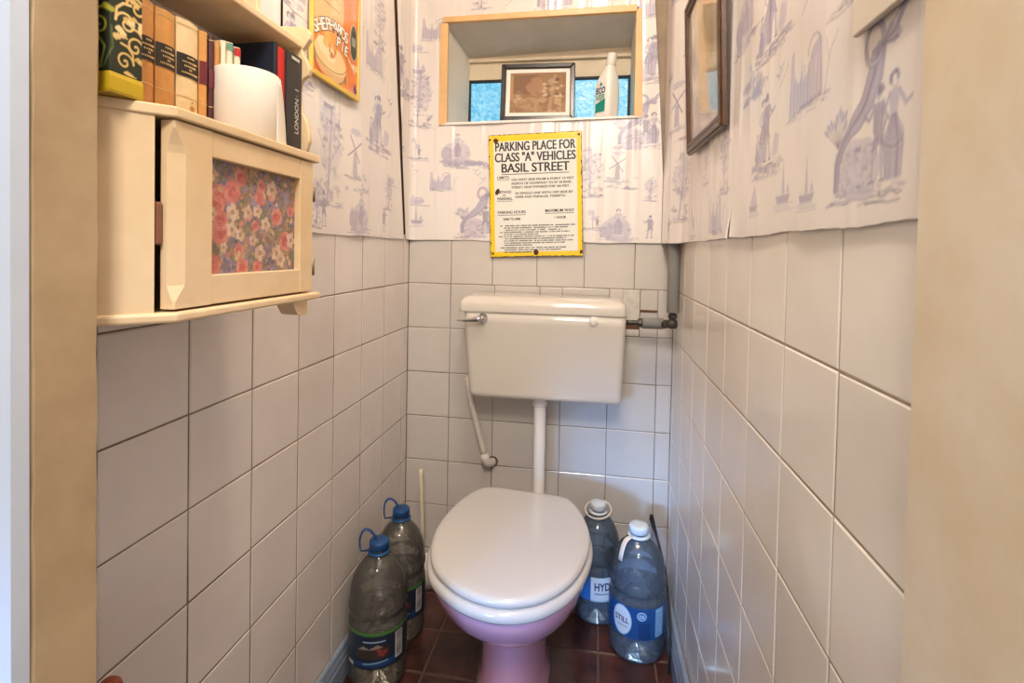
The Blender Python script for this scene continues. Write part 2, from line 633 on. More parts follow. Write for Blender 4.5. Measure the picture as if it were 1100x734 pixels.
def m_tree(c, u, v, h, lean=.1, wash=.8):
    ground(c, u, v, h * .62)
    tr = [(u - .02 * h, v), (u + lean * .2 * h, v + .3 * h), (u + lean * .6 * h, v + .62 * h), (u + lean * h, v + .92 * h)]
    c.stroke(tr, .030 * h, WASH, .9)
    c.stroke([(a - .012 * h, b) for a, b in tr], .006 * h + .0004, DARK, .8)
    c.stroke([(a + .012 * h, b) for a, b in tr], .006 * h + .0004, DARK, .6)
    for dx, dy, y0 in ((-.2, .34, .3), (.24, .26, .36), (-.14, .3, .5), (.2, .28, .55)):
        c.stroke([(u + lean * y0 * h, v + y0 * h), (u + dx * .5 * h, v + (y0 + dy * .6) * h), (u + dx * h, v + (y0 + dy) * h)], .008 * h + .0004, DARK, .7)
    c.ell(u + lean * .5 * h, v + .58 * h, .19 * h, .34 * h, WASH, .45 * wash, .5)
    for k in range(95):
        a, r = random.uniform(0, 2 * PI), random.uniform(.15, 1) ** .7
        q = random.choice([WASH, INK, WASH, INK, DARK])
        c.ell(u + lean * .6 * h + .25 * h * r * math.cos(a), v + .6 * h + .37 * h * r * math.sin(a), random.uniform(.02, .045) * h, random.uniform(.012, .026) * h, q, random.uniform(.35, .8) * wash, .7, random.uniform(-.5, .5), .3)
    for k in range(24):
        c.ell(u + random.uniform(-.24, .24) * h, v + random.uniform(-.02, .2) * h, random.uniform(.02, .05) * h, .02 * h, random.choice([INK, WASH, DARK]), .6, .7, random.uniform(-.3, .3), .3)


def m_figure(c, u, v, h, d=1, arm=1):
    """gentleman in coat and breeches, one foot forward"""
    P = lambda *q: [(u + a * d * h, v + b * h) for a, b in q]
    c.poly(P((-.07, .46), (-.015, .46), (-.03, .25), (-.05, .02), (-.09, .02), (-.085, .25)), WASH, .9)
    c.poly(P((.0, .46), (.07, .46), (.10, .25), (.12, .02), (.08, .02), (.055, .25)), WASH, .9)
    c.poly(P((-.09, .80), (.08, .80), (.09, .62), (.075, .44), (.14, .30), (.06, .33), (-.02, .38), (-.12, .30), (-.08, .5)), INK, .9, .15)
    for a0, b0, a1, b1 in ((-.07, .45, -.09, .02), (.07, .45, .12, .02), (.0, .44, .055, .24), (-.09, .8, -.12, .3), (.08, .8, .09, .5), (.0, .78, .01, .42), (-.05, .74, -.06, .4), (.05, .72, .05, .42)):
        c.stroke(P((a0, b0), ((a0 + a1) / 2 + .008, (b0 + b1) / 2), (a1, b1)), .007 * h + .0005, DARK, .8)
    c.stroke(P((-.12, .015), (-.03, .01)), .018 * h + .0004, DARK, .9)
    c.stroke(P((.07, .015), (.16, .012)), .018 * h + .0004, DARK, .9)
    c.ell(u + .01 * d * h, v + .885 * h, .052 * h, .068 * h, WASH, 1, .1)
    c.ell(u - .02 * d * h, v + .915 * h, .062 * h, .052 * h, DARK, .75, .35)
    if arm:
        c.stroke(P((.07, .77), (.17, .64), (.27, .70)), .036 * h, INK, .9)
        c.stroke(P((.08, .80), (.18, .67), (.28, .73)), .006 * h + .0004, DARK, .8)
        c.stroke(P((-.08, .77), (-.15, .62), (-.09, .5)), .034 * h, INK, .9)


def m_lady(c, u, v, h):
    c.poly([(u + a * h, v + b * h) for a, b in ((-.08, .80), (.08, .80), (.075, .68), (.05, .57), (.15, .44), (.175, .28), (.13, 0), (-.12, 0), (-.17, .28), (-.14, .44), (-.05, .57), (-.075, .68))], WASH, .95)
    for k in range(9):
        x = (-.13 + .0325 * k) * h
        c.stroke(wob([(u + x * .35, v + .57 * h), (u + x * 1.1, v + .3 * h), (u + x, v + .02 * h)], .006 * h), random.choice([.006, .014, .022]) * h + .0004, INK if k % 3 else DARK, .75)
    for k in range(3):
        c.stroke(arc(u, v + (.43 - .05 * k) * h, (.15 + .01 * k) * h, (.07 + .02 * k) * h, PI, 2 * PI), .010 * h + .0004, DARK if k == 1 else INK, .75)
    c.stroke([(u - .05 * h, v + .57 * h), (u + .05 * h, v + .57 * h)], .012 * h, DARK, .7)
    c.stroke([(u + .07 * h, v + .77 * h), (u + .18 * h, v + .62 * h), (u + .27 * h, v + .66 * h)], .036 * h, WASH, .95)
    c.stroke([(u + .08 * h, v + .79 * h), (u + .19 * h, v + .645 * h), (u + .28 * h, v + .68 * h)], .006 * h + .0004, DARK, .8)
    c.stroke([(u - .07 * h, v + .77 * h), (u - .15 * h, v + .64 * h), (u - .06 * h, v + .56 * h)], .034 * h, WASH, .95)
    c.stroke([(u - .08 * h, v + .79 * h), (u - .17 * h, v + .64 * h), (u - .07 * h, v + .55 * h)], .006 * h + .0004, DARK, .8)
    c.ell(u + .005 * h, v + .875 * h, .05 * h, .062 * h, PAPERC, 1, .05)
    c.stroke(arc(u + .005 * h, v + .875 * h, .05 * h, .062 * h, PI * .9, PI * 2.1), .006 * h + .0004, DARK, .7)
    for k in range(12):
        a = k * .36 - .3
        c.ell(u - .005 * h + .062 * h * math.cos(a), v + .905 * h + .052 * h * math.sin(a), .024 * h, .022 * h, random.choice([INK, DARK]), .75, .3)


def m_couple(c, u, v, h):
    """courting couple under a knotted drape beside a leafy bank"""
    ground(c, u - .15 * h, v + .02 * h, 1.2 * h)
    c.ell(u - .28 * h, v + .2 * h, .36 * h, .25 * h, WASH, .85, .12, -.1, .25)
    for k in range(60):
        c.ell(u - .3 * h + random.uniform(-.27, .3) * h, v + random.uniform(.03, .36) * h, random.uniform(.02, .05) * h, .015 * h, random.choice([INK, INK, DARK]), .35, .6, random.uniform(-.5, .5))
    top = [(-.62, .06), (-.61, .3), (-.52, .47), (-.36, .60), (-.22, .73), (-.13, .88), (-.06, 1.04)]
    bot = [(-.555, .06), (-.53, .3), (-.44, .42), (-.25, .49), (-.06, .62), (.06, .8), (.10, 1.0)]
    c.poly([(u + a * h, v + b * h) for a, b in top + bot[::-1]], WASH, .95)
    for k in range(8):
        t = k / 7
        c.stroke([(u + (a0 + (a1 - a0) * t) * h, v + (b0 + (b1 - b0) * t) * h) for (a0, b0), (a1, b1) in zip(top, bot)], .008 * h + .0005 if k in (0, 7) else random.choice([.01, .028, .02]) * h, DARK if k in (0, 3, 7) else INK, .8)
    c.stroke(arc(u - .05 * h, v + 1.08 * h, .12 * h, .15 * h, 0, 2 * PI, 16), .05 * h, WASH, .95)
    for q in (.098, .12, .142):
        c.stroke(arc(u - .05 * h, v + 1.08 * h, q * h, (q + .03) * h, 0, 2 * PI, 16), .006 * h + .0005, DARK if q != .12 else INK, .8)
    c.ell(u + .03 * h, v + 1.03 * h, .05 * h, .05 * h, INK, .9, .2)
    c.poly([(u + a * h, v + b * h) for a, b in ((.03, 1.02), (.14, 1.16), (.2, 1.12), (.34, 1.28), (.36, 1.2), (.25, 1.08), (.3, 1.03), (.2, .98), (.12, 1.02))], WASH, 1)
    for k in range(5):
        c.stroke(wob([(u + .05 * h, v + 1.03 * h), (u + (.17 + .02 * k) * h, v + (1.12 - .03 * k) * h), (u + (.34 - .03 * k) * h, v + (1.26 - .06 * k) * h)], .01 * h), .010 * h + .0005, DARK if k % 2 == 0 else INK, .8)
    for k in range(9):
        a = .9 + k * .2
        p0 = (u - .57 * h, v + .42 * h)
        l = random.uniform(.16, .26)
        p1 = (p0[0] + l * h * math.cos(a), p0[1] + (l + .03) * h * math.sin(a))
        c.stroke([p0, p1], .006 * h + .0004, DARK, .8)
        c.ell(p1[0], p1[1], .024 * h, .05 * h, WASH, 1, .15, a - PI / 2)
        c.ell(p1[0] + .006 * h, p1[1], .010 * h, .045 * h, INK, .8, .2, a - PI / 2)
    m_figure(c, u + .03 * h, v + .06 * h, .72 * h, -1)
    m_lady(c, u + .22 * h, v + .06 * h, .76 * h)


def m_mill(c, u, v, h):
    ground(c, u, v + .02 * h, .8 * h)
    ground(c, u + .3 * h, v - .2 * h, .8 * h)
    c.poly([(u - .09 * h, v + .05 * h), (u - .055 * h, v + .5 * h), (u + .055 * h, v + .5 * h), (u + .09 * h, v + .05 * h)], INK, .8, .3)
    c.ell(u + .02 * h, v + .9 * h, .2 * h, .07 * h, WASH, .8, .4)
    for a in (.6, 2.2, 3.7, 5.3):
        c.stroke([(u, v + .56 * h), (u + .3 * h * math.cos(a), v + .56 * h + .3 * h * math.sin(a))], .035 * h, INK, .9)
        c.stroke([(u, v + .56 * h), (u + .3 * h * math.cos(a), v + .56 * h + .3 * h * math.sin(a))], .01 * h, DARK, .9)
    for k in range(10):
        c.ell(u + random.uniform(-.3, .7) * h, v + random.uniform(-.25, .12) * h, .07 * h, .04 * h, random.choice([INK, WASH]), .7, .6, hatch=.4)


def m_castle(c, u, v, h):
    c.poly(wob([(u - .7 * h, v), (u - .66 * h, v + .95 * h), (u - .56 * h, v + 1.0 * h), (u - .5 * h, v + .6 * h), (u - .36 * h, v + .42 * h), (u - .26 * h, v + .5 * h), (u - .2 * h, v + .85 * h), (u - .12 * h, v + .4 * h), (u + .05 * h, v + .5 * h), (u + .15 * h, v + .75 * h), (u + .45 * h, v + .85 * h), (u + .5 * h, v + .5 * h), (u + .55 * h, v)], .02 * h), WASH, 1, .15)
    c.stroke(arc(u + .25 * h, v + .7 * h, .22 * h, .22 * h, 0, PI), .03 * h, INK, .9)
    for k in range(9):
        x = u - .65 * h + k * .14 * h
        c.stroke([(x, v + .05 * h), (x, v + random.uniform(.35, .7) * h)], .04 * h, INK, .6)
    for x in (.2, .32, .44):
        c.stroke([(u + x * h, v + .1 * h), (u + x * h, v + .6 * h)], .02 * h, PAPERC, .9)
    ground(c, u, v + .03 * h, 1.6 * h, .7)
    c.stroke([(u + .6 * h, v), (u + .72 * h, v + .5 * h), (u + .9 * h, v + .7 * h)], .018 * h, INK, .8)
    c.stroke([(u + .68 * h, v + .45 * h), (u + .62 * h, v + .7 * h)], .014 * h, INK, .8)


def m_boat(c, u, v, h, sail=1):
    c.poly([(u - .5 * h, v + .3 * h), (u + .55 * h, v + .3 * h), (u + .4 * h, v + .08 * h), (u - .35 * h, v + .08 * h)], INK, .95, .2)
    if sail:
        c.poly([(u - .08 * h, v + .34 * h), (u + .02 * h, v + 1.15 * h), (u + .16 * h, v + .34 * h)], WASH, 1, .2)
        c.stroke([(u + .02 * h, v + .3 * h), (u + .02 * h, v + 1.25 * h)], .03 * h, INK)
        c.poly([(u + .25 * h, v + .34 * h), (u + .36 * h, v + .62 * h), (u + .5 * h, v + .34 * h)], WASH, 1)
    for k in range(4):
        y = v + .05 * h - k * .06 * h
        c.stroke([(u - random.uniform(.3, .8) * h, y), (u + random.uniform(.3, .8) * h, y)], .02 * h + .0006, WASH, .8)


def m_swan(c, u, v, h):
    c.ell(u, v + .25 * h, .4 * h, .16 * h, WASH, .9, .2)
    c.stroke(arc(u, v + .3 * h, .38 * h, .2 * h, 0, PI), .04 * h, INK)
    c.stroke([(u - .7 * h, v + .05 * h), (u + .8 * h, v)], .05 * h, INK, .8)
    c.ell(u - .45 * h, v + .3 * h, .2 * h, .3 * h, WASH, .7, .5)


def m_mound(c, u, v, h):
    ground(c, u, v + .02 * h, 1.3 * h)
    c.ell(u - .05 * h, v + .25 * h, .48 * h, .38 * h, WASH, .85, .14, 0, .35)
    c.ell(u - .32 * h, v + .22 * h, .2 * h, .24 * h, INK, .6, .3, 0, .4)
    for k in range(12):
        c.ell(u + random.uniform(-.45, .4) * h, v + random.uniform(0, .5) * h, .07 * h, .04 * h, INK, .45, .6, hatch=.3)
    m_lady(c, u + .02 * h, v + .12 * h, .8 * h)


def m_group(c, u, v, h):
    """standing and seated figures on a bank"""
    ground(c, u, v, h)
    ground(c, u + .15 * h, v + .08 * h, h)
    m_lady(c, u - .1 * h, v + .12 * h, .85 * h)
    m_figure(c, u + .02 * h, v + .12 * h, .9 * h)
    c.ell(u - .28 * h, v + .22 * h, .12 * h, .2 * h, WASH, .9, .3, 0, .2)
    m_lady(c, u - .3 * h, v + .04 * h, .5 * h)
    c.poly([(u + .22 * h, v + .12 * h), (u + .3 * h, v + .42 * h), (u + .46 * h, v + .38 * h), (u + .42 * h, v + .16 * h)], WASH, .9, .25)
    c.stroke([(u + .3 * h, v + .42 * h), (u + .2 * h, v + .2 * h), (u + .1 * h, v + .14 * h)], .02 * h, INK, .8)
    for k in range(10):
        c.ell(u + random.uniform(-.5, .5) * h, v + random.uniform(-.03, .12) * h, .07 * h, .03 * h, INK, .75, .6)


def m_birds(c, u, v, h):
    for k in range(3):
        x, y = u + random.uniform(-.4, .4) * h, v + random.uniform(0, .8) * h
        c.stroke([(x - .2 * h, y + .12 * h), (x, y), (x + .2 * h, y + .14 * h)], .04 * h, INK, .9)
        c.ell(x, y, .07 * h, .05 * h, WASH, .9, .3)
    c.stroke(wob([(u - .2 * h, v - .2 * h), (u + .1 * h, v), (u + .3 * h, v + .25 * h)], .03 * h), .04 * h, INK, .8)


def m_islet(c, u, v, h):
    ground(c, u, v, 1.6 * h)
    c.stroke([(u, v), (u + .02 * h, v + .9 * h)], .03 * h, DARK, .8)
    c.ell(u + .1 * h, v + .55 * h, .22 * h, .16 * h, WASH, .8, .6)
    c.ell(u - .1 * h, v + .85 * h, .16 * h, .14 * h, WASH, .7, .6)
    m_figure(c, u + .25 * h, v, .55 * h)


def paper_tone(c):
    c.c *= (1 - 0.03 * RNG.random(c.c.shape[:2])[..., None]).astype(np.float32)


# left wall paper (u = y)
left_ink = Canvas(-1.26, 0.0, 1.13, 2.06, 0.0015, PAPERC)
m_tree(left_ink, -.545, 1.225, .24, .05)
m_mill(left_ink, -.42, 1.30, .13)
m_mound(left_ink, -.385, 1.165, .11)
m_figure(left_ink, -.222, 1.165, .075, 1)
m_figure(left_ink, -.565, 1.165, .085, 1)
m_tree(left_ink, -.60, 1.165, .11, 0)
m_group(left_ink, -.27, 1.40, .16)
m_boat(left_ink, -.55, 1.44, .05, 0)
m_swan(left_ink, -.17, 1.31, .05)
m_tree(left_ink, -.19, 1.235, .10, 0)
m_birds(left_ink, -.20, 1.52, .06)
m_castle(left_ink, -.30, 1.62, .09)
m_tree(left_ink, -.27, 1.70, .16, 0)
m_group(left_ink, -.70, 1.46, .14)
m_islet(left_ink, -.68, 1.30, .08)
m_couple(left_ink, -.72, 1.62, .20)
m_mound(left_ink, -.95, 1.50, .12)
m_tree(left_ink, -.90, 1.75, .2)
m_mill(left_ink, -.45, 1.86, .13)
m_castle(left_ink, -1.1, 1.45, .1)
m_boat(left_ink, -.30, 1.90, .06)

# back wall paper (u = x)
back_ink = Canvas(-.22, .90, 1.13, 2.06, 0.0015, PAPERC)
m_castle(back_ink, .085, 1.825, .07)
m_swan(back_ink, .02, 1.78, .05)
m_boat(back_ink, .02, 1.705, .06)
m_tree(back_ink, .025, 1.535, .19, .05, 1.0)
m_islet(back_ink, .015, 1.425, .07)
m_mound(back_ink, .165, 1.415, .10)
for k in range(9):
    back_ink.ell(.19 + random.uniform(-.06, .09), 1.405 + random.uniform(-.012, .012), .028, .007, INK, .7, .6)
m_birds(back_ink, .015, 1.372, .035)
m_castle(back_ink, .115, 1.318, .062)
m_swan(back_ink, .03, 1.263, .055)
m_boat(back_ink, .022, 1.198, .055)
m_couple(back_ink, .262, 1.165, .13)
m_birds(back_ink, .25, 1.345, .05)
m_tree(back_ink, -.13, 1.30, .22)
m_group(back_ink, -.1, 1.62, .15)
m_mill(back_ink, .695, 1.345, .10)
m_mound(back_ink, .70, 1.163, .105)
m_figure(back_ink, .80, 1.165, .075, -1)
m_couple(back_ink, .775, 1.455, .13)
m_tree(back_ink, .61, 1.30, .16, 0)
m_tree(back_ink, .80, 1.285, .075, 0)
m_islet(back_ink, .62, 1.195, .06)
m_tree(back_ink, .44, 1.28, .2)
m_boat(back_ink, .45, 1.2, .06)
m_group(back_ink, .80, 1.66, .14)
m_castle(back_ink, .80, 1.86, .08)
m_birds(back_ink, .33, 1.93, .05)
m_couple(back_ink, .50, 1.905, .12)
m_tree(back_ink, .24, 1.92, .12)
m_mound(back_ink, .66, 1.93, .10)

# right wall paper (u = -y)
right_ink = Canvas(0.0, 1.26, 1.13, 2.06, 0.0014, PAPERC)
m_tree(right_ink, .185, 1.215, .19, .1)
m_figure(right_ink, .13, 1.162, .06)
m_islet(right_ink, .30, 1.165, .07)
m_tree(right_ink, .45, 1.28, .12, .0)
m_castle(right_ink, .56, 1.165, .08)
m_tree(right_ink, .62, 1.24, .15, .0, .9)
m_group(right_ink, .865, 1.243, .115)
m_boat(right_ink, .815, 1.183, .042, 0)
right_ink.poly([(.80, 1.196), (.822, 1.228), (.835, 1.196)], WASH, .9)
m_boat(right_ink, .935, 1.185, .05)
m_boat(right_ink, 1.02, 1.178, .045)
m_castle(right_ink, 1.01, 1.297, .085)
m_birds(right_ink, .925, 1.36, .05)
m_islet(right_ink, .79, 1.375, .055)
for k in range(10):
    right_ink.ell(.80 + random.uniform(-.05, .05), 1.378 + random.uniform(-.01, .02), .02, .008, INK, .6, .6)
m_group(right_ink, .875, 1.415, .125)
m_couple(right_ink, 1.165, 1.178, .125)
m_birds(right_ink, 1.0, 1.43, .06)
m_tree(right_ink, 1.12, 1.38, .17)
m_mound(right_ink, .74, 1.48, .12)
m_couple(right_ink, .40, 1.44, .18)
m_mill(right_ink, .16, 1.47, .14)
m_group(right_ink, .25, 1.68, .14)
m_boat(right_ink, .10, 1.62, .06)
m_castle(right_ink, .60, 1.70, .1)
m_tree(right_ink, .90, 1.62, .2)
m_mound(right_ink, .15, 1.85, .12)
m_mill(right_ink, .45, 1.85, .14)
m_couple(right_ink, .75, 1.82, .18)
m_castle(right_ink, 1.1, 1.62, .1)
for cv in (left_ink, back_ink, right_ink):
    paper_tone(cv)


def ripple(U, V, seed, amp=1.0):
    """slow waviness and a few vertical creases in loosely hung paper"""
    r = np.random.default_rng(seed)
    out = np.zeros_like(U)
    for lam, a in ((.33, .0016), (.19, .0011), (.11, .00045)):
        for k in range(2):
            ph, ph2 = r.uniform(0, 6.28, 2)
            out += a * .7 * np.sin(2 * PI * U / (lam * r.uniform(.85, 1.15)) + ph + .5 * np.sin(V * 2 * PI / r.uniform(.6, 1.2) + ph2))
    span = U.max() - U.min()
    for k in range(int(span / .052)):
        u0 = U.min() + span * (k + r.uniform(.1, .9)) / int(span / .052)
        w, a, sl = r.uniform(.006, .012), r.uniform(.0009, .0021), r.uniform(-.03, .03)
        x = (U - u0 - sl * (V - 1.6)) / w
        out += a * np.exp(-x * x) * (.6 + .4 * np.sin(V * r.uniform(5, 11) + r.uniform(0, 6)))
    return out * amp


# ------------------------------------------------------------------ setting: floor
def tile_field(mb, us, vs, fn, gap=.0016, rise=.0022, bev=.0022, mi=0, skip=None, tilt=.0005):
    """bevelled tiles between the given grid lines; fn(u, v, h) -> xyz"""
    for i in range(len(us) - 1):
        for j in range(len(vs) - 1):
            u0, u1, v0, v1 = us[i] + gap / 2, us[i + 1] - gap / 2, vs[j] + gap / 2, vs[j + 1] - gap / 2
            if u1 - u0 < .004 or v1 - v0 < .004 or (skip and skip(i, j, (u0 + u1) / 2, (v0 + v1) / 2)):
                continue
            t = [random.uniform(-tilt, tilt) for _ in range(4)]
            b = min(bev, (u1 - u0) / 3)
            lo = [fn(u0, v0, -.004), fn(u1, v0, -.004), fn(u1, v1, -.004), fn(u0, v1, -.004)]
            mid = [fn(u0, v0, rise - bev * .6 + t[0]), fn(u1, v0, rise - bev * .6 + t[1]), fn(u1, v1, rise - bev * .6 + t[2]), fn(u0, v1, rise - bev * .6 + t[3])]
            hi = [fn(u0 + b, v0 + b, rise + t[0]), fn(u1 - b, v0 + b, rise + t[1]), fn(u1 - b, v1 - b, rise + t[2]), fn(u0 + b, v1 - b, rise + t[3])]
            fs = [(8, 9, 10, 11)]
            for k in range(4):
                n = (k + 1) % 4
                fs += [(k, n, 4 + n, 4 + k), (4 + k, 4 + n, 8 + n, 8 + k)]
            mb.add(lo + mid + hi, fs, mi)


fl = root('floor')
b = MB()
b.box(-.25, 1.3, -2.9, .05, -.06, -.002)
b.build('screed', 'floor_grout', fl)
b = MB()
ux = [.055 - .152 * 2 + .152 * k for k in range(9)]
uy = [-.25 - .152 * k for k in range(17, -3, -1)]
tile_field(b, ux, uy, lambda u, v, h: (u, min(v, .02), h - .0022), gap=.005, rise=.0022, bev=.002, tilt=.0004)
fix_normals(b.build('quarry_tiles', 'quarry', fl))

# ------------------------------------------------------------------ setting: walls
rows = [PAPER_Z + .03 - 0, 1.0] + [1.0 - T * k for k in range(1, 7)]
rows = sorted([.0, ] + [1.0 - T * k for k in range(0, 7)] + [1.165])
WIN = [(.118, 1.546), (.752, 1.556), (.738, 1.872), (.120, 1.874)]     # niche mouth

wb = root('wall_back')
b = MB()
b.box(-.25, 1.15, .006, .32, 0, 1.535)
b.box(-.25, 1.15, .006, .32, 1.90, CEIL)
b.box(-.25, .112, .006, .32, 1.535, 1.90)
b.box(.762, 1.15, .006, .32, 1.535, 1.90)
b.build('masonry', 'plaster', wb)
b = MB()
b.box(-.02, .90, .0012, .0065, 0, 1.16)
b.build('grout', 'grout', wb)
b = MB()
colsB = [0, .15, .302, .454, .5275, .6795, .8315, W]
mainrows = [r for r in rows if r <= .8481]
tile_field(b, colsB, mainrows, lambda u, v, h: (u, -h + .0022, v))
for i, (z0, z1) in enumerate(((.848, 1.0), (1.0, 1.165))):
    if i == 0:
        tile_field(b, [0, .15, .302, .454, .5275, .6795, .722], [z0, z1], lambda u, v, h: (u, -h + .0022, v))
        tile_field(b, [.776, .8315, W], [z0, .925, z1] if 0 else [z0, z1], lambda u, v, h: (u, -h + .0022, v))
    else:
        tile_field(b, [0, .15, .293, .442, .597, .757, W], [z0, z1], lambda u, v, h: (u, -h + .0022, v))
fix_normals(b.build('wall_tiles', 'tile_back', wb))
b = MB()
b.box(.722, .775, -.0035, .004, .895, .999, bev=.002)
b.box(.722, .774, -.001, .004, .850, .872, bev=.002)
b.build('plaster_patch', 'plaster_white', wb)
b = MB()
b.box(.722, .774, -.0008, .004, .872, .894)
b.box(.777, .83, -.0012, .006, .928, .936)
b.build('painted_recess', 'gap', wb)  # strips level with the tiles; the slots' darkness is only their brown colour

wl = root('wall_left')
b = MB()
b.box(-.12, -.006, -1.26, .05, 0, CEIL)
b.build('masonry', 'gap', wl)
b = MB()
b.box(-.0065, -.0012, -1.26, .0, 0, 1.16)
b.build('grout', 'grout', wl)
b = MB()
colsL = [-1.2637 + T * k for k in range(9)] + [0.0]
colsL[0] = -1.26
tile_field(b, colsL, rows, lambda u, v, h: (h - .0022, u, v), gap=.0022)
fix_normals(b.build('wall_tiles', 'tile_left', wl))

wr = root('wall_right')
b = MB()
b.box(W + .006, W + .12, -1.26, .05, 0, CEIL)
b.build('masonry', 'plaster', wr)
b = MB()
b.box(W + .0012, W + .0065, -1.26, 0, 0, 1.16)
b.build('grout', 'grout_pale', wr)
b = MB()
colsR = [-1.26] + [-1.0973 + T * k for k in range(8)] + [0.0]
colsR[0] = -1.2493
tile_field(b, colsR, rows, lambda u, v, h: (W - h + .0022, u, v), gap=.0022)
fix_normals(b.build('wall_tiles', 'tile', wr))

# ------------------------------------------------------------------ wallpaper sheets
RES = .0017


def edge_wave(U, seed, a=.0011):
    r = np.random.default_rng(seed)
    return a * (np.sin(U * 2 * PI / .31 + r.uniform(0, 6)) + .6 * np.sin(U * 2 * PI / .13 + r.uniform(0, 6)) + .25 * np.sin(U * 2 * PI / .031))


def sheet(name, u0, u1, fn, ink, parent, seed, keepfn=None, z0=PAPER_Z, z1=2.05, inkmap=None):
    nu, nv = int((u1 - u0) / RES) + 1, int((z1 - z0) / RES) + 1
    U, V = np.meshgrid(np.linspace(u0, u1, nu), np.linspace(z0, z1, nv))
    Z = V + edge_wave(U, seed) * np.clip(1 - (V - z0) / .06, 0, 1)
    X, Y, UU = fn(U, Z)
    P = np.stack([X, Y, Z], -1)
    col = ink.sample(UU, Z)
    keep = None
    if keepfn is not None:
        cu = .25 * (UU[:-1, :-1] + UU[1:, :-1] + UU[:-1, 1:] + UU[1:, 1:])
        cz = .25 * (Z[:-1, :-1] + Z[1:, :-1] + Z[:-1, 1:] + Z[1:, 1:])
        keep = keepfn(cu, cz)
    ob = grid_object(name, P, col, 'paper', parent, keep)
    so = ob.modifiers.new('thickness', 'SOLIDIFY')
    so.thickness = .0012
    so.offset = 1 if False else -1
    ob.data.materials.append(M['paper_edge'])
    so.material_offset_rim = 1
    return ob


def left_a(U, Z):
    return .0035 + ripple(U, Z, 1), U, U


def left_b(U, Z):
    ys = -.073 - .144 * (Z - 1.148)
    Y = -.735 + (U + .735) * (ys + .735) / (-.073 + .735)
    lift = .003 * np.clip((Y - (ys - .05)) / .05, 0, 1) ** 1.5
    return .0045 + ripple(Y, Z, 2) + lift, Y, Y


def smooth_corner(A, B, t):
    return A + (B - A) * t


def back_sheet(U, Z):
    # U: distance along the paper measured from the room corner, negative on the left wall
    y0 = -.040 - .130 * (Z - 1.148)
    s = np.where(U < 0, U / .047 * (-y0), U)
    xe = np.clip(.836 - .072 * np.clip(Z - 1.36, 0, 1), .78, .84)
    s = np.where(s > .6, .6 + (s - .6) * (xe - .6) / (.836 - .6), s)
    r = .032
    a = np.clip((s + r) / (2 * r), 0, 1)
    X = np.where(s < -r, .003, np.where(s > r, s, .003 * (1 - a) ** 2 + 2 * a * (1 - a) * .004 + a * a * r))
    Y = np.where(s < -r, s, np.where(s > r, -.0045, -r * (1 - a) ** 2 + 2 * a * (1 - a) * -.005 + a * a * -.0045))
    rp = ripple(s, Z, 3)
    lift = .016 * np.clip((s - (xe - .09)) / .09, 0, 1) ** 1.6 * np.clip((Z - 1.3) / .3, 0, 1)
    k = np.clip((s - 0) / r, 0, 1)
    return X + rp * (1 - k) + .004 * (1 - k) * 0, Y - rp * k - lift, s


def corner_sheet(U, Z):
    # from the back wall over the boxed pipe on to the right wall; U = 0 at the back wall edge
    pts = np.array([(.836, -.004), (.838, -.06), (.8385, -.115), (.842, -.140), (.853, -.165), (.868, -.195), (.8745, -.24), (.8750, -.30), (.8750, -.690)])
    seg = np.hypot(np.diff(pts[:, 0]), np.diff(pts[:, 1]))
    cum = np.concatenate([[0], np.cumsum(seg)])
    X = np.interp(U, cum, pts[:, 0])
    Y = np.interp(U, cum, pts[:, 1])
    rp = ripple(U, Z, 4)
    k = np.clip((U - .14) / .1, 0, 1)
    tear = .012 * np.clip((U - (cum[-1] - .05)) / .05, 0, 1) ** 2 * np.clip((1.235 - Z) / .08, 0, 1)
    return X - rp * (.35 + .65 * k) - tear, Y + 0 * U, -Y


def right_sheet(U, Z):
    tear = .010 * np.clip(((.692 + .04) - U) / .04, 0, 1) ** 2 * np.clip((1.23 - Z) / .08, 0, 1)
    return W - .0055 - ripple(U, Z, 5, .8) - tear * .6, -U - .004 * np.clip((1.225 - Z) / .08, 0, 1) * np.clip((.72 - U) / .03, 0, 1), U


def in_window(u, z):
    return ~((u > .116) & (u < .748) & (z < 1.880 + .02 * (u - .12)) & (z > 1.540 + .016 * (u - .12)))


for args in (('wallpaper', -1.25, -.740, left_a, left_ink, wl, 21), ('wallpaper', -.735, -.073, left_b, left_ink, wl, 22),
             ('wallpaper', -.047, .836, back_sheet, back_ink, wb, 23, in_window),
             ('wallpaper', 0, .736, corner_sheet, right_ink, wr, 24), ('wallpaper', .692, 1.25, right_sheet, right_ink, wr, 25)):
    sheet(*args)

# ceiling, upper plain wall is the masonry itself
c = root('ceiling')
b = MB()
b.box(-.12, 1.0, -1.338, .32, CEIL, CEIL + .05)
b.build('plasterboard', 'ceiling', c)

# ------------------------------------------------------------------ setting: partition with door opening
wf = root('wall_front')
b = MB()
b.box(-.6, XJ0 - .05, YD1, YD0, 0, CEIL)
b.box(-.6, XJ0 - .0, YD1 - .014, YD1, 0, 2.08)
b.box(XJ1 + .05, 1.5, YD1 - .055, YD0, 0, CEIL)
b.box(XJ0 - .05, XJ1 + .05, YD1, YD0, 2.02, CEIL)
b.build('partition', 'white_paint', wf)


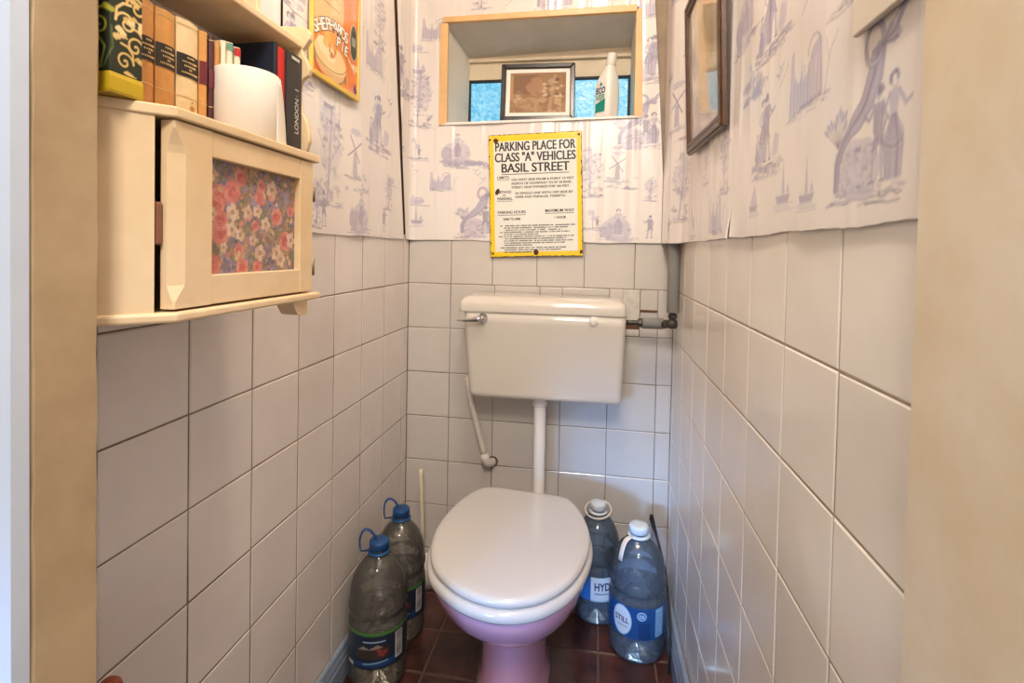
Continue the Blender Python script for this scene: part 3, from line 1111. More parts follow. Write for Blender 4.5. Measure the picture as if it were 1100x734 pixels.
def worn_post(name, x0, x1, y0, y1, z1, m, seed):
    """hand-planed door lining with knocked, bumpy arrises"""
    r = random.Random(seed)
    b = MB()
    n = 60
    rings = []
    for k in range(n + 1):
        z = z1 * k / n
        j = [r.uniform(-.0010, .0010) for _ in range(8)]
        c, q = .004, .007
        rings.append([(x0, y0 + q, z), (x0, y0 + c + j[0], z), (x0 + c, y0 + j[0], z), (x0 + q, y0, z), (x1 - q, y0, z), (x1 - c, y0 + j[1], z), (x1, y0 + c + j[2], z), (x1, y0 + q, z),
                      (x1, y1 - q, z), (x1, y1 - c + j[3], z), (x1 - c, y1 + j[4], z), (x1 - q, y1, z), (x0 + q, y1, z), (x0 + c, y1 + j[5], z), (x0, y1 - c, z), (x0, y1 - q, z)])
    b.loft(rings, 0, False)
    return structure(fix_normals(b.build(name, m)))


worn_post('trim_1', XJ0 - .05, XJ0, YD1, YD0, 2.02, 'jamb', 3)
worn_post('trim_2', XJ1, XJ1 + .05, YD1 - .055, YD0, 2.02, 'jamb_right', 4)


def skirting(name, side, x, d):
    b = MB()
    k = 1 if d < 0 else .6
    prof = [(0, 0), (.02 * k, 0), (.02 * k, .052), (.0175 * k, .056), (.0165 * k, .062), (.017 * k, .067), (.013 * k, .074), (.0125 * k, .081), (.009 * k, .087), (0, .089)]
    b.prism(prof, lambda u, v, a: (x + d * u, a, v), YD0, -.002)
    return structure(b.build(name, 'skirt'))


skirting('baseboard_left', 'left', .003, 1)
skirting('baseboard_right', 'right', W - .003, -1)

# ------------------------------------------------------------------ setting: high window in its niche
wn = root('window_1', (.44, 0, 1.545))
b = MB()
F = [(.116, 1.542), (.752, 1.552), (.741, 1.878), (.116, 1.874)]         # mouth
Bk = [(.168, 1.545), (.738, 1.549), (.736, 1.824), (.172, 1.806)]        # back
for i in range(4):
    j = (i + 1) % 4
    b.poly([(F[i][0], -.004, F[i][1]), (F[j][0], -.004, F[j][1]), (Bk[j][0], .15, Bk[j][1]), (Bk[i][0], .15, Bk[i][1])])
b.build('reveal', 'niche', wn)
b = MB()
b.box(.150, .75, .14, .19, 1.729, 1.84, bev=.003)
b.box(.150, .75, .128, .15, 1.79, 1.802, bev=.004)
b.build('header_beam', 'header', wn)
b = MB()
for x0, x1, z0, z1 in ((.160, .172, 1.53, 1.733), (.730, .742, 1.53, 1.733), (.165, .74, 1.722, 1.731), (.165, .74, 1.53, 1.556)):
    b.box(x0, x1, .140, .165, z0, z1, bev=.002)
b.build('window_frame', 'window_black', wn)
b = MB()
b.box(.165, .74, .152, .156, 1.535, 1.73)
b.build('pane', 'glass', wn)
b = MB()
b.prism([(.102, 1.532), (.129, 1.540), (.129, 1.872), (.102, 1.872)], lambda u, v, a: (u, a, v), -.013, .004, bev=.0015)
b.prism([(.742, 1.548), (.768, 1.549), (.761, 1.888), (.741, 1.886)], lambda u, v, a: (u, a, v), -.013, .004, bev=.0015)
b.prism([(.112, 1.873), (.744, 1.877), (.744, 1.899), (.112, 1.892)], lambda u, v, a: (u, a, v), -.016, .004, bev=.0015)
b.build('wood_trim', 'pine', wn)
b = MB()
b.prism([(.110, 1.533), (.768, 1.545), (.768, 1.552), (.110, 1.542)], lambda u, v, a: (u, a, v), -.012, .15, bev=.001)
b.build('sill', 'white_plastic', wn)
# put the mesh coordinates relative to the window's base
# ------------------------------------------------------------------ toilet
def catmull(pts, n=6):
    P = [Vector(p) for p in pts]
    k = len(P)
    out = []
    for i in range(k):
        p0, p1, p2, p3 = P[i - 1], P[i], P[(i + 1) % k], P[(i + 2) % k]
        for j in range(n):
            t = j / n
            out.append(.5 * ((2 * p1) + (p2 - p0) * t + (2 * p0 - 5 * p1 + 4 * p2 - p3) * t * t + (3 * p1 - p0 - 3 * p2 + p3) * t ** 3))
    return out


def inset(ring, d):
    k = len(ring)
    out = []
    for i in range(k):
        t = (ring[(i + 1) % k] - ring[i - 1]).normalized()
        nrm = Vector((-t.y, t.x))
        out.append(ring[i] + nrm * d)
    return out


lid_pts = [(.345, -.203), (.305, -.228), (.272, -.300), (.2515, -.415), (.258, -.510), (.288, -.592), (.335, -.642), (.386, -.673), (.445, -.686),
           (.500, -.677), (.552, -.645), (.600, -.580), (.628, -.490), (.633, -.405), (.615, -.318), (.588, -.255), (.552, -.222), (.45, -.211)]
lid2 = catmull([(x, y) for x, y in lid_pts], 6)
a2 = sum(lid2[i].x * lid2[(i + 1) % len(lid2)].y - lid2[(i + 1) % len(lid2)].x * lid2[i].y for i in range(len(lid2)))
if a2 < 0:
    lid2 = lid2[::-1]
CT = Vector((.443, -.44))


def scaled(ring, sx, sy, dx=0, dy=0):
    return [Vector((CT.x + dx + (p.x - CT.x) * sx, CT.y + dy + (p.y - CT.y) * sy)) for p in ring]


def at_z(ring, z, tilt=0.0):
    return [(p.x, p.y, z + tilt * (p.y + .2)) for p in ring]


toilet = thing('toilet', 'pink toilet pan with closed white seat, standing under the wall cistern', 'toilet', (.443, -.36, 0))
b = MB()
zs = .421
b.loft([at_z(scaled(lid2, .85, .87), zs - .016), at_z(inset(lid2, .006), zs - .019), at_z(inset(lid2, .001), zs - .016), at_z(lid2, zs - .010), at_z(inset(lid2, .001), zs - .006),
        at_z(inset(lid2, .005), zs - .0018), at_z(inset(lid2, .012), zs), at_z(scaled(lid2, .86, .88), zs + .0012), at_z(scaled(lid2, .5, .5), zs + .0016)])
fix_normals(b.build('lid', 'seat', toilet))
b = MB()
st = scaled(lid2, 1.035, 1.02, 0, -.004)
b.loft([at_z(inset(st, .03), .374), at_z(inset(st, .004), .375), at_z(inset(st, .0), .381), at_z(st, .389), at_z(inset(st, .002), .395), at_z(inset(st, .007), .399), at_z(inset(st, .03), .4015)])
fix_normals(b.build('seat', 'seat', toilet))
b = MB()
for x in (.375, .515):
    b = MB()
    b.lathe([(.012, .0), (.012, .026), (.009, .030)], (x, -.212, .372), 16)
    b.tube([(x - .022, -.212, .399), (x + .022, -.212, .399)], .006, 12)
    fix_normals(b.build('hinge', 'seat', toilet))
b = MB()
lv = [(.373, .985, .975, 0), (.366, .985, .975, 0), (.352, .97, .96, .0), (.335, .955, .94, .004), (.30, .90, .88, .012), (.265, .80, .79, .026), (.235, .67, .68, .045), (.210, .56, .60, .062),
      (.19, .485, .565, .074), (.165, .448, .55, .080), (.12, .43, .55, .082), (.06, .435, .56, .082), (.03, .455, .585, .082), (.012, .49, .62, .082), (.0, .50, .63, .082)]
b.loft([at_z(scaled(lid2, sx, sy, 0, dy), z) for z, sx, sy, dy in lv])
fix_normals(b.build('bowl', 'pink_ceramic', toilet))
b = MB()
b.loft([[(.468 + r * math.cos(2 * PI * i / 24), y, .335 + r * math.sin(2 * PI * i / 24)) for i in range(24)] for y, r in ((-.26, .05), (-.19, .042), (-.150, .036), (-.140, .038), (-.132, .036))])
fix_normals(b.build('inlet_horn', 'pink_ceramic', toilet))

# ------------------------------------------------------------------ cistern
def rrect(x0, x1, y0, y1, r, z, n=7, back=.004):
    """plan outline, rounded in front (y0) and nearly square behind"""
    out = []
    for cx, cy, rr, a in ((x1 - back, y1 - back, back, 0), (x0 + back, y1 - back, back, PI / 2), (x0 + r, y0 + r, r, PI), (x1 - r, y0 + r, r, 1.5 * PI)):
        for i in range(n + 1):
            t = a + PI / 2 * i / n
            out.append((cx + rr * math.cos(t), cy + rr * math.sin(t), z))
    return out


cis = thing('toilet_cistern', 'cream low-level cistern on the back wall above the toilet', 'cistern', (.474, -.005, .68), rot=(0, -.002, 0))
b = MB()
rg = []
for z, e in ((.665, .022), (.6665, .010), (.671, .004), (.677, .0012), (.686, 0), (.76, -.0035), (.84, -.008), (.90, -.011), (.932, -.0125)):
    t = (z - .665) / .267
    rg.append(rrect(.2535 + e, .7175 - e * .55, -.150 + e * .8 - .018 * t, -.008, .020, z))
b.loft(rg)
fix_normals(b.build('tank', 'ceramic', cis))
b = MB()
rg = []
for z, e in ((.930, .004), (.931, .0005), (.935, 0), (.955, .001), (.963, .004), (.970, .010), (.975, .018), (.978, .030), (.979, .05)):
    rg.append(rrect(.2250 + e, .7265 - e, -.181 + e * 1.1, -.006, .022, z))
b.loft(rg)
fix_normals(b.build('cistern_lid', 'ceramic', cis))
b = MB()
fx = Matrix.Translation((.302, -.1765, .913)) @ Matrix.Rotation(PI / 2, 4, 'X')
b.lathe([(.0155, -.003), (.0155, .002), (.013, .006), (.0095, .012), (.0085, .02), (.004, .023)], n=28, xf=fx)
pth = [Vector((.304, -.194, .913)), Vector((.290, -.196, .9115)), Vector((.270, -.198, .909)), Vector((.248, -.200, .907)), Vector((.230, -.201, .9065))]
b.tube(pth, [.0085, .0078, .0058, .0040, .0026], 16)
fix_normals(b.build('flush_lever', 'chrome', cis))
b = MB()
fx = Matrix.Translation((.6305, -.1772, .917)) @ Matrix.Rotation(PI / 2, 4, 'X')
b.lathe([(.0138, -.004), (.0138, .0016), (.0125, .0026), (.011, .0024), (.0105, .0032), (.006, .0036)], n=32, xf=fx)
b.box(.624, .637, -.1819, -.1802, .9162, .9178)
fix_normals(b.build('blanking_cap', 'white_plastic', cis))

fp = thing('flush_pipe', 'white flush pipe running down from the cistern to the toilet', 'pipe', (.471, -.085, .33))
b = MB()
b.tube([(.470, -.085, .672), (.4705, -.085, .60), (.471, -.085, .50), (.4715, -.085, .40), (.4715, -.088, .365), (.471, -.098, .345), (.470, -.112, .336), (.469, -.150, .335)], .0185, 24)
fix_normals(b.build('pipe', 'white_plastic', fp))
b = MB()
b.lathe([(.019, 0), (.0235, .001), (.0238, .010), (.0215, .012), (.0215, .020), (.0238, .022), (.0238, .036), (.02, .037)], (.470, -.085, .632), 16)
fix_normals(b.build('coupling_nut', 'white_plastic', fp))

op = thing('overflow_pipe', 'thin white overflow pipe slanting down left of the flush pipe', 'pipe', (.290, -.03, .405))
b = MB()
b.tube([(.226, -.045, .70), (.231, -.045, .665), (.240, -.045, .615), (.262, -.042, .53), (.280, -.039, .462), (.286, -.038, .435)], .0098, 16)
fix_normals(b.build('pipe', 'old_white', op))
b = MB()
b.tube([(.284, -.0385, .446), (.288, -.037, .428), (.291, -.034, .417), (.297, -.026, .411), (.304, -.012, .408), (.308, .0, .406)], [.013, .0145, .015, .015, .0145, .0145], 18)
fix_normals(b.build('elbow', 'old_white', op))
b = MB()
b.lathe([(.0175, 0), (.0165, .0015), (.013, .002)], n=22, xf=Matrix.Translation((.307, -.0012, .407)) @ Matrix.Rotation(PI / 2, 4, 'X'))
fix_normals(b.build('wall_hole_ring', 'rust', op))

gp = thing('water_pipe', 'grey foam-lagged water pipe in the corner right of the cistern', 'pipe', (.8595, -.120, .905))
b = MB()
b.lathe([(.0165, 0), (.0172, .002), (.0172, .16), (.0172, .285), (.0165, .287)], (.8595, -.120, .944), 24)
fix_normals(b.build('foam_sleeve', 'foam_grey', gp))
b = MB()
fx = Matrix.Translation((.774, -.105, .908)) @ Matrix.Rotation(PI / 2, 4, 'Y') @ Matrix.Rotation(-.06, 4, 'X')
b.lathe([(.0155, 0), (.0168, .002), (.0168, .060), (.0155, .062)], n=24, xf=fx)
fix_normals(b.build('foam_sleeve', 'foam_grey', gp))
b = MB()
b.tube([(.8595, -.120, .952), (.8595, -.120, .925), (.8595, -.1195, .915), (.857, -.118, .909), (.850, -.1165, .908), (.83, -.111, .908)], .0095, 16)
b.lathe([(.006, -.014), (.0135, -.012), (.0165, -.004), (.0165, .004), (.0135, .012), (.006, .014)], (.8578, -.119, .910), 20)
b.lathe([(.012, 0), (.013, .001), (.013, .010), (.012, .011)], n=6, xf=Matrix.Translation((.834, -.1125, .908)) @ Matrix.Rotation(PI / 2, 4, 'Y'), smooth=False)
b.lathe([(.012, 0), (.013, .001), (.013, .010), (.012, .011)], (.8595, -.12, .928), 6, smooth=False)
fix_normals(b.build('elbow', 'dark_metal', gp))
b = MB()
b.tube([(.79, -.105, .908), (.76, -.104, .908), (.735, -.10, .907), (.728, -.10, .907)], .0075, 14)
b.lathe([(.0125, 0), (.0135, .001), (.0135, .010), (.0125, .011)], n=8, xf=Matrix.Translation((.762, -.104, .908)) @ Matrix.Rotation(PI / 2, 4, 'Y'), smooth=False)
fix_normals(b.build('inlet_union', 'dark_metal', gp))

# ------------------------------------------------------------------ enamel sign
SC = Vector((.4335, 0, 1.3005))
SW, SH = .305, .402
sign = thing('enamel_sign', 'yellow-bordered enamel parking sign on the back wall below the window', 'sign', (SC.x, -.0125, SC.z), rot=(0, -.036, 0))


def S(u, v, h=0.0):
    """sign coordinates: u right, v up from the centre, h proud of the plate"""
    return Vector((SC.x + u, -.0125 - h, SC.z + v))


def edge_poly(w, h, j, seed, n=40):
    r = random.Random(seed)
    pts = []
    for (x0, y0), (x1, y1) in (((-w, -h), (w, -h)), ((w, -h), (w, h)), ((w, h), (-w, h)), ((-w, h), (-w, -h))):
        for i in range(n):
            t = i / n
            d = r.uniform(-j, 0)
            nx, ny = (0, 1 if y0 > 0 else -1) if y0 == y1 else ((1 if x0 > 0 else -1), 0)
            pts.append((x0 + (x1 - x0) * t + nx * d, y0 + (y1 - y0) * t + ny * d))
    return pts


b = MB()
b.box(SC.x - SW / 2, SC.x + SW / 2, -.0125, -.0105, SC.z - SH / 2, SC.z + SH / 2, mi=0, bev=.0008)
b.build('rusted_plate', 'rust', sign)
b = MB()
b.poly([S(u, v, .0003) for u, v in edge_poly(SW / 2 - .0006, SH / 2 - .0006, .0022, 5)], 0)
IW, IH = SW / 2 - .0165, SH / 2 - .0185
b.poly([S(-IW, -IH - .002, .0006), S(IW, -IH - .002, .0006), S(IW, IH - .004, .0006), S(-IW, IH - .004, .0006)], 1)
ob = fix_normals(b.build('enamel_face', ['enamel_yellow', 'enamel_white'], sign))
b = MB()
r = random.Random(9)


def blob(u, v, rad, mi=0, h=.0009, sx=1, sy=1):
    n = 14
    b.poly([S(u + sx * rad * (1 + r.uniform(-.25, .25)) * math.cos(2 * PI * i / n), v + sy * rad * (1 + r.uniform(-.25, .25)) * math.sin(2 * PI * i / n), h) for i in range(n)], mi)


blob(-.128, .182, .0085)
blob(-.127, .012, .006, sy=1.7)
blob(-.123, .019, .005)
blob(-.001, -.187, .009, sy=1.15)
blob(-.144, -.190, .0038)
blob(.143, .190, .0042)
blob(.1465, -.187, .0048)
blob(-.1465, .186, .0035)
for k in range(34):
    s = r.choice((-1, 1))
    if r.random() < .65:
        blob(s * (SW / 2 - .002), r.uniform(-.19, .19), r.uniform(.001, .0028))
    else:
        blob(r.uniform(-.14, .14), s * (SH / 2 - .002), r.uniform(.001, .0024))
b.build('rust_spots', 'rust', sign)
for (u, v) in ((.1445, -.191), (-.001, -.187)):
    b = MB()
    b.lathe([(.0035, 0), (.0035, .0012), (.002, .002)], n=12, xf=Matrix.Translation(S(u, v, .0008)) @ Matrix.Rotation(PI / 2, 4, 'X'))
    fix_normals(b.build('screw', 'dark_metal', sign))
b = MB()


def stxt(s, u, v, size, width=None, align='CENTER', strike=.0002, mi=0):
    for k, d in enumerate((-strike, 0, strike)):
        b.text(s, size, lambda p: S(u + p.x + d, v + p.y, .0010 + .00002 * k), mi, align, width, strike * .5)


def rule(u0, u1, v, h=.0022):
    b.poly([S(u0, v, .0010), S(u1, v, .0010), S(u1, v + h, .0010), S(u0, v + h, .0010)])


stxt('PARKING PLACE FOR', 0, .1470, .0415, .262, strike=.0008)
stxt('CLASS "A" VEHICLES', 0, .1115, .0415, .264, strike=.0008)
stxt('BASIL STREET', .0, .0765, .0415, .222, strike=.0008)
rule(-.111, .111, .0688)
stxt('LIMITS.', -.126, 0.0560, .0125, .041, 'LEFT')
rule(-.126, -.085, .051, .0013)
stxt('ON WEST SIDE FROM A POINT 10 FEET', -.078, 0.0480, .0105, .204, 'LEFT')
stxt('NORTH OF DOORWAY TO Nº 34 BASIL', -.078, 0.0355, .0105, .196, 'LEFT')
stxt('STREET, NORTHWARDS FOR 160 FEET.', -.078, 0.0230, .0105, .190, 'LEFT')
stxt('METHOD', -.126, 0.0080, .0130, .046, 'LEFT')
stxt('OF', -.103, -0.0015, .0085, .009)
stxt('PARKING.', -.126, -0.0140, .0130, .050, 'LEFT')
rule(-.126, -.076, -.0185, .0013)
stxt('IN SINGLE LINE WITH OFF SIDE BY', -.066, 0.0035, .0105, .188, 'LEFT')
stxt('KERB AND PARALLEL THERETO.', -.066, -0.0085, .0105, .165, 'LEFT')
stxt('PARKING HOURS', -.126, -0.0590, .0135, .093, 'LEFT')
rule(-.126, -.033, -.0645, .0016)
stxt('MAXIMUM WAIT', .031, -0.0570, .0135, .094, 'LEFT')
rule(.031, .125, -.0622, .0016)
stxt('8AM TO 6PM', -.107, -0.0810, .0115, .055, 'LEFT')
stxt('1 HOUR', .060, -0.0790, .0115, .037, 'LEFT')


def smallprint(u0, u1, v, h=.0042):
    u = u0
    while u < u1:
        w = r.uniform(.0012, .0026)
        if r.random() < .84:
            b.poly([S(u, v, .001), S(min(u + w, u1), v, .001), S(min(u + w, u1), v + h * r.uniform(.65, 1), .001), S(u, v + h, .001)], 1)
        u += w + .0007


lines = [(-.105, .128), (-.105, .104), (-.105, .084), (-.105, .110), (-.105, .008), (-.105, .128), (-.105, .104), (-.105, .120), (-.105, .094), (-.105, -.008), (-.117, .100), (-.105, .082), (-.105, -.010)]
for k, (u0, u1) in enumerate(lines):
    smallprint(u0, u1, -.1010 - .0071 * k - (.0015 if k > 9 else 0))
for k in (0, 3, 5):
    smallprint(-.118 - (.008 if k == 5 else 0), -.109, -.1010 - .0071 * k)
b.build('lettering', ['black_print', 'black_print'], sign)

# ------------------------------------------------------------------ things in the window niche
ph = thing('picture_frame', 'black framed sepia picture with white mount leaning in the window niche', 'picture frame', (.428, .045, 1.553), rot=(-.17, -.006, .05))


def frame_boxes(b, x0, x1, z0, z1, y0, y1, w, mi=0, bev=.003):
    b.prism([(x0, z0), (x1, z0), (x1 - w, z0 + w), (x0 + w, z0 + w)], lambda u, v, a: (u, a, v), y0, y1, mi, bev)
    b.prism([(x0, z1), (x1, z1), (x1 - w, z1 - w), (x0 + w, z1 - w)], lambda u, v, a: (u, a, v), y0, y1, mi, bev)
    b.prism([(x0, z0), (x0, z1), (x0 + w, z1 - w), (x0 + w, z0 + w)], lambda u, v, a: (u, a, v), y0, y1, mi, bev)
    b.prism([(x1, z0), (x1, z1), (x1 - w, z1 - w), (x1 - w, z0 + w)], lambda u, v, a: (u, a, v), y0, y1, mi, bev)


b = MB()
frame_boxes(b, .302, .553, 1.553, 1.759, .034, .050, .017)
b.box(.306, .549, .046, .049, 1.557, 1.755)
b.build('frame', 'black_frame', ph)
b = MB()
b.box(.317, .538, .0425, .045, 1.568, 1.744)
b.build('mount', 'mount', ph)
sep = Canvas(.333, .522, 1.584, 1.728, .0012, 'a27c5a')
rr = random.Random(5)
U, V = np.meshgrid(sep.u0 + sep.res * np.arange(sep.nu), sep.v0 + sep.res * np.arange(sep.nv))
for k in range(60):
    sep.ell(rr.uniform(.33, .525), rr.uniform(1.55, 1.65), rr.uniform(.008, .022), rr.uniform(.006, .016), rr.choice(['c9a67d', 'b8936b', '9b7653', 'd8ba94', '8d6a4a']), .5, .4)
sep.poly([(.345, 1.65), (.345, 1.72), (.43, 1.72), (.43, 1.65)], '7a5a42', .6)
sep.poly([(.331, 1.63), (.331, 1.72), (.344, 1.72), (.344, 1.63)], 'c89b66', .6)
sep.ell(.42, 1.68, .03, .03, 'b78b68', .7, .3)
for k in range(26):
    sep.ell(rr.uniform(.43, .52), rr.uniform(1.64, 1.71), .008, .005, rr.choice(['dcc3a0', '6d4e38', 'c9a67d']), .7, .5)
sep.poly([(.455, 1.56), (.468, 1.56), (.492, 1.72), (.480, 1.72)], 'd3b58e', .35)
sep.poly([(.505, 1.57), (.524, 1.57), (.524, 1.72), (.512, 1.72)], '9a6f47', .6)
sep.c *= .78
o = Vector(ph['_o'])
printed_panel('picture', sep, lambda U, V: (U - o.x, np.full(U.shape, .042) - o.y, V - o.z), 'fabric_print', ph)

eco = thing('cleaner_bottle', 'white cleaning spray-shaped bottle with green label at the right end of the niche'.replace('spray-shaped ', ''), 'bottle', (.655, .055, 1.555), rot=(0, .03, -.12))
b = MB()


def sq_ring(cx, cy, hx, hy, z, p=4.0, n=36, a=0.0, dx=0):
    out = []
    for i in range(n):
        t = 2 * PI * i / n
        c, s = math.cos(t), math.sin(t)
        k = (abs(c) ** p + abs(s) ** p) ** (-1 / p)
        x, y = hx * k * c, hy * k * s
        out.append((cx + dx + x * math.cos(a) - y * math.sin(a), cy + x * math.sin(a) + y * math.cos(a), z))
    return out


EA = math.radians(-38)
prof = [(0, .024, .020, 0), (.003, .028, .024, 0), (.01, .030, .026, 0), (.06, .0305, .0265, 0), (.115, .030, .026, 0), (.130, .028, .025, .001), (.145, .024, .0225, .003), (.158, .0195, .0195, .004), (.168, .017, .017, .005), (.176, .016, .016, .006)]
b.loft([sq_ring(.655, .055, hx * (1.13 if z < .15 else 1.0), hy * (1.10 if z < .15 else 1.0), 1.555 + z, 5 if z < .12 else 3.2, 40, EA, dx) for z, hx, hy, dx in prof])
fix_normals(b.build('body', 'hdpe', eco))
b = MB()
fx = Matrix.Translation((.6615, .055, 1.731)) @ Matrix.Rotation(.10, 4, 'Y')
b.lathe([(.0155, 0), (.0165, .001), (.0162, .02), (.0155, .040), (.0140, .042)], n=28, xf=fx)
fix_normals(b.build('cap', 'white_plastic', eco))
b = MB()
ca, sa = math.cos(EA), math.sin(EA)


def E_(u, v, h=.0006):
    """on the label face of the cleaner bottle (the local -y face)"""
    x, y = u, -.0295 - h
    return Vector((.655 + x * ca - y * sa, .055 + x * sa + y * ca, 1.555 + v))


b.poly([E_(-.021, .022), E_(.021, .022), E_(.021, .062), E_(-.021, .050)], 1)
b.text('ECO', .028, lambda p: E_(p.x, .082 + p.y, .0008), 0, width=.040, bold=.0008)
b.text('VER', .026, lambda p: E_(p.x, .060 + p.y, .0008), 1, width=.040, bold=.0004)

b.poly([E_(.0 + .005 * math.cos(t), .112 + .006 * math.sin(t)) for t in [i * PI / 5 for i in range(10)]], 1)
b.build('label', ['navy_print', 'green_print'], eco)

# ------------------------------------------------------------------ wall cabinet with shelf
CX = .180
cab = thing('wall_cabinet', 'cream painted wall cabinet with floral door panel and upper shelf', 'cabinet', (.0, -1.05, 1.03))
b = MB()


def board_plan(front, y_end, y_start=-1.245):
    return [(.006, y_start), (front - .060, y_start), (front, -1.188), (front, y_end), (.006, y_end)]


b.prism(board_plan(CX + .004, -.900), lambda u, v, a: (u, v, a), 1.2535, 1.2655, bev=.002)
b.build('top_board', 'cream_wood', cab)
b = MB()
b.prism(board_plan(CX + .006, -.897), lambda u, v, a: (u, v, a), 1.0335, 1.0445, bev=.003)
b.build('bottom_board', 'cream_wood', cab)
b = MB()
# canted near side, far side, back
t = .009
b.prism([(CX - .012, -1.199), (CX - .058, -1.245), (CX - .066, -1.239), (CX - .020, -1.193)], lambda u, v, a: (u, v, a), 1.0445, 1.2535)
b.prism([(.006, -.915), (CX - .014, -.915), (CX - .014, -.905), (.006, -.905)], lambda u, v, a: (u, v, a), 1.0445, 1.2535)
b.prism([(.006, -1.24), (.012, -1.24), (.012, -.905), (.006, -.905)], lambda u, v, a: (u, v, a), 1.0445, 1.2535)
b.build('carcass', 'cream_wood', cab)
b = MB()
b.box(CX - .030, CX - .012, -1.1965, -1.188, 1.117, 1.163, bev=.002)
b.build('latch_block', 'latch', cab)
door = None
b = MB()
# door: two stiles and two rails around the recessed panel
zb, zt = 1.0475, 1.2515
yL, yR = -1.187, -.913
x0, x1 = CX - .016, CX
ch = .016
n = 24
rings = []
for k in range(n + 1):
    z = zb + (zt - zb) * k / n
    q = min((z - zb - .004) / .022, (zt - z - .004) / .026)
    q = max(0.12, min(1.0, q))
    c = ch * q
    rings.append([(x0, yL, z), (x1 - c * .55, yL, z), (x1, yL + c, z), (x1, -1.1315, z), (x0, -1.1315, z)])
b.loft(rings, 0, False)
b.box(x0, x1, -.9485, yR, zb, zt, bev=.0015)
b.box(x0, x1 - .0004, -1.131, -.949, 1.2215, zt, bev=.0012)
b.box(x0, x1 - .0004, -1.131, -.949, zb, 1.0825, bev=.0012)
door = fix_normals(b.build('door', 'cream_wood', cab))
# floral paper panel
flo = Canvas(-1.133, -.947, 1.080, 1.224, .0009, '94826f')
rr = random.Random(12)


def leafblob(n, cols, s0, s1, a=.85):
    for k in range(n):
        flo.ell(rr.uniform(-1.135, -.945), rr.uniform(1.078, 1.226), rr.uniform(s0, s1), rr.uniform(s0, s1) * .6, rr.choice(cols), a, .35, rr.uniform(0, 3), .25)


leafblob(420, ['a3997c', '7f8670', '978ca0', 'b8a284', '8e8073', 'a398ab', '84838c'], .004, .010)
leafblob(420, ['bda37a', 'd0b48a', 'a8764f', '978aa5', 'c08a7d', '74805f'], .002, .005)
for k in range(20):
    u, v = rr.uniform(-1.13, -.95), rr.uniform(1.085, 1.22)
    for q in range(16):
        flo.ell(u + rr.uniform(-.009, .009), v + rr.uniform(-.012, .012), .0026, .0022, rr.choice(['8d86ad', '7b7899', 'a79cc0', '69687f']), .9, .3)


def rose(u, v, s):
    for k in range(9):
        a = k * .7
        flo.ell(u + s * .55 * math.cos(a), v + s * .55 * math.sin(a), s * .55, s * .45, rr.choice(['d98d83', 'e0a497', 'd0807a', 'dc978b']), .92, .15, a)
    for k in range(5):
        a = k * 1.26
        flo.ell(u + s * .28 * math.cos(a), v + s * .28 * math.sin(a), s * .34, s * .28, rr.choice(['c8706c', 'd6877f']), .9, .15, a)
    flo.stroke(arc(u, v, s * .3, s * .28, .5, 5), s * .1, 'b05a58', .8)
    flo.stroke(arc(u, v, s * .6, s * .55, 2, 6), s * .08, 'b96a64', .7)


def pale(u, v, s):
    for k in range(5):
        a = k * 1.26 + rr.uniform(-.2, .2)
        flo.ell(u + s * .55 * math.cos(a), v + s * .6 * math.sin(a), s * .5, s * .42, rr.choice(['dfc9b2', 'd5b9a4', 'e4d2bf']), .95, .15, a)
    flo.ell(u, v, s * .3, s * .3, '8a747a', .8, .3)
    flo.ell(u, v, s * .13, s * .13, 'd9b45e', .9)


for u, v, s in ((-1.108, 1.178, .0115), (-1.112, 1.166, .010), (-1.085, 1.186, .0115), (-1.106, 1.135, .013), (-1.105, 1.148, .010), (-1.07, 1.206, .009), (-1.03, 1.185, .009), (-1.028, 1.20, .007), (-.993, 1.16, .010),
                (-.972, 1.125, .0115), (-1.118, 1.094, .010), (-1.065, 1.09, .009), (-1.072, 1.11, .008), (-1.04, 1.145, .006), (-1.005, 1.19, .007), (-1.035, 1.09, .007), (-1.055, 1.158, .006), (-.96, 1.17, .006)):
    rose(u, v, s * 1.22)
for k in range(46):
    flo.ell(rr.uniform(-1.13, -.95), rr.uniform(1.085, 1.22), rr.uniform(.002, .004), rr.uniform(.003, .006), rr.choice(['d9a08f', 'cf8f80', 'c9b089', 'dcc4a0']), .9, .3, rr.uniform(0, 3))
for u, v, s in ((-1.085, 1.160, .010), (-1.086, 1.138, .009), (-1.055, 1.162, .008), (-1.07, 1.132, .008), (-1.122, 1.205, .009), (-1.036, 1.165, .008), (-1.018, 1.148, .009), (-1.005, 1.198, .011), (-1.03, 1.108, .010),
                (-.992, 1.107, .011), (-.983, 1.098, .010), (-.958, 1.127, .010), (-1.1, 1.115, .006), (-1.045, 1.125, .007), (-1.12, 1.155, .007)):
    pale(u, v, s * 1.1)
flo.c *= np.array([.80, .70, .62], np.float32)
o = Vector(cab['_o'])
XP = CX - .0095
fp_ = printed_panel('floral_panel', flo, lambda U, V: (np.full(U.shape, XP) - o.x, U - o.y, V - o.z), 'fabric_print', door)
for z0, z1 in ((1.190, 1.214), (1.072, 1.098)):
    b = MB()
    b.tube([(CX - .002, -.9095, z0), (CX - .002, -.9095, z1)], .0035, 10)
    b.box(CX - .014, CX - .001, -.9115, -.908, z0 + .002, z1 - .002)
    fix_normals(b.build('hinge', 'brass', door))
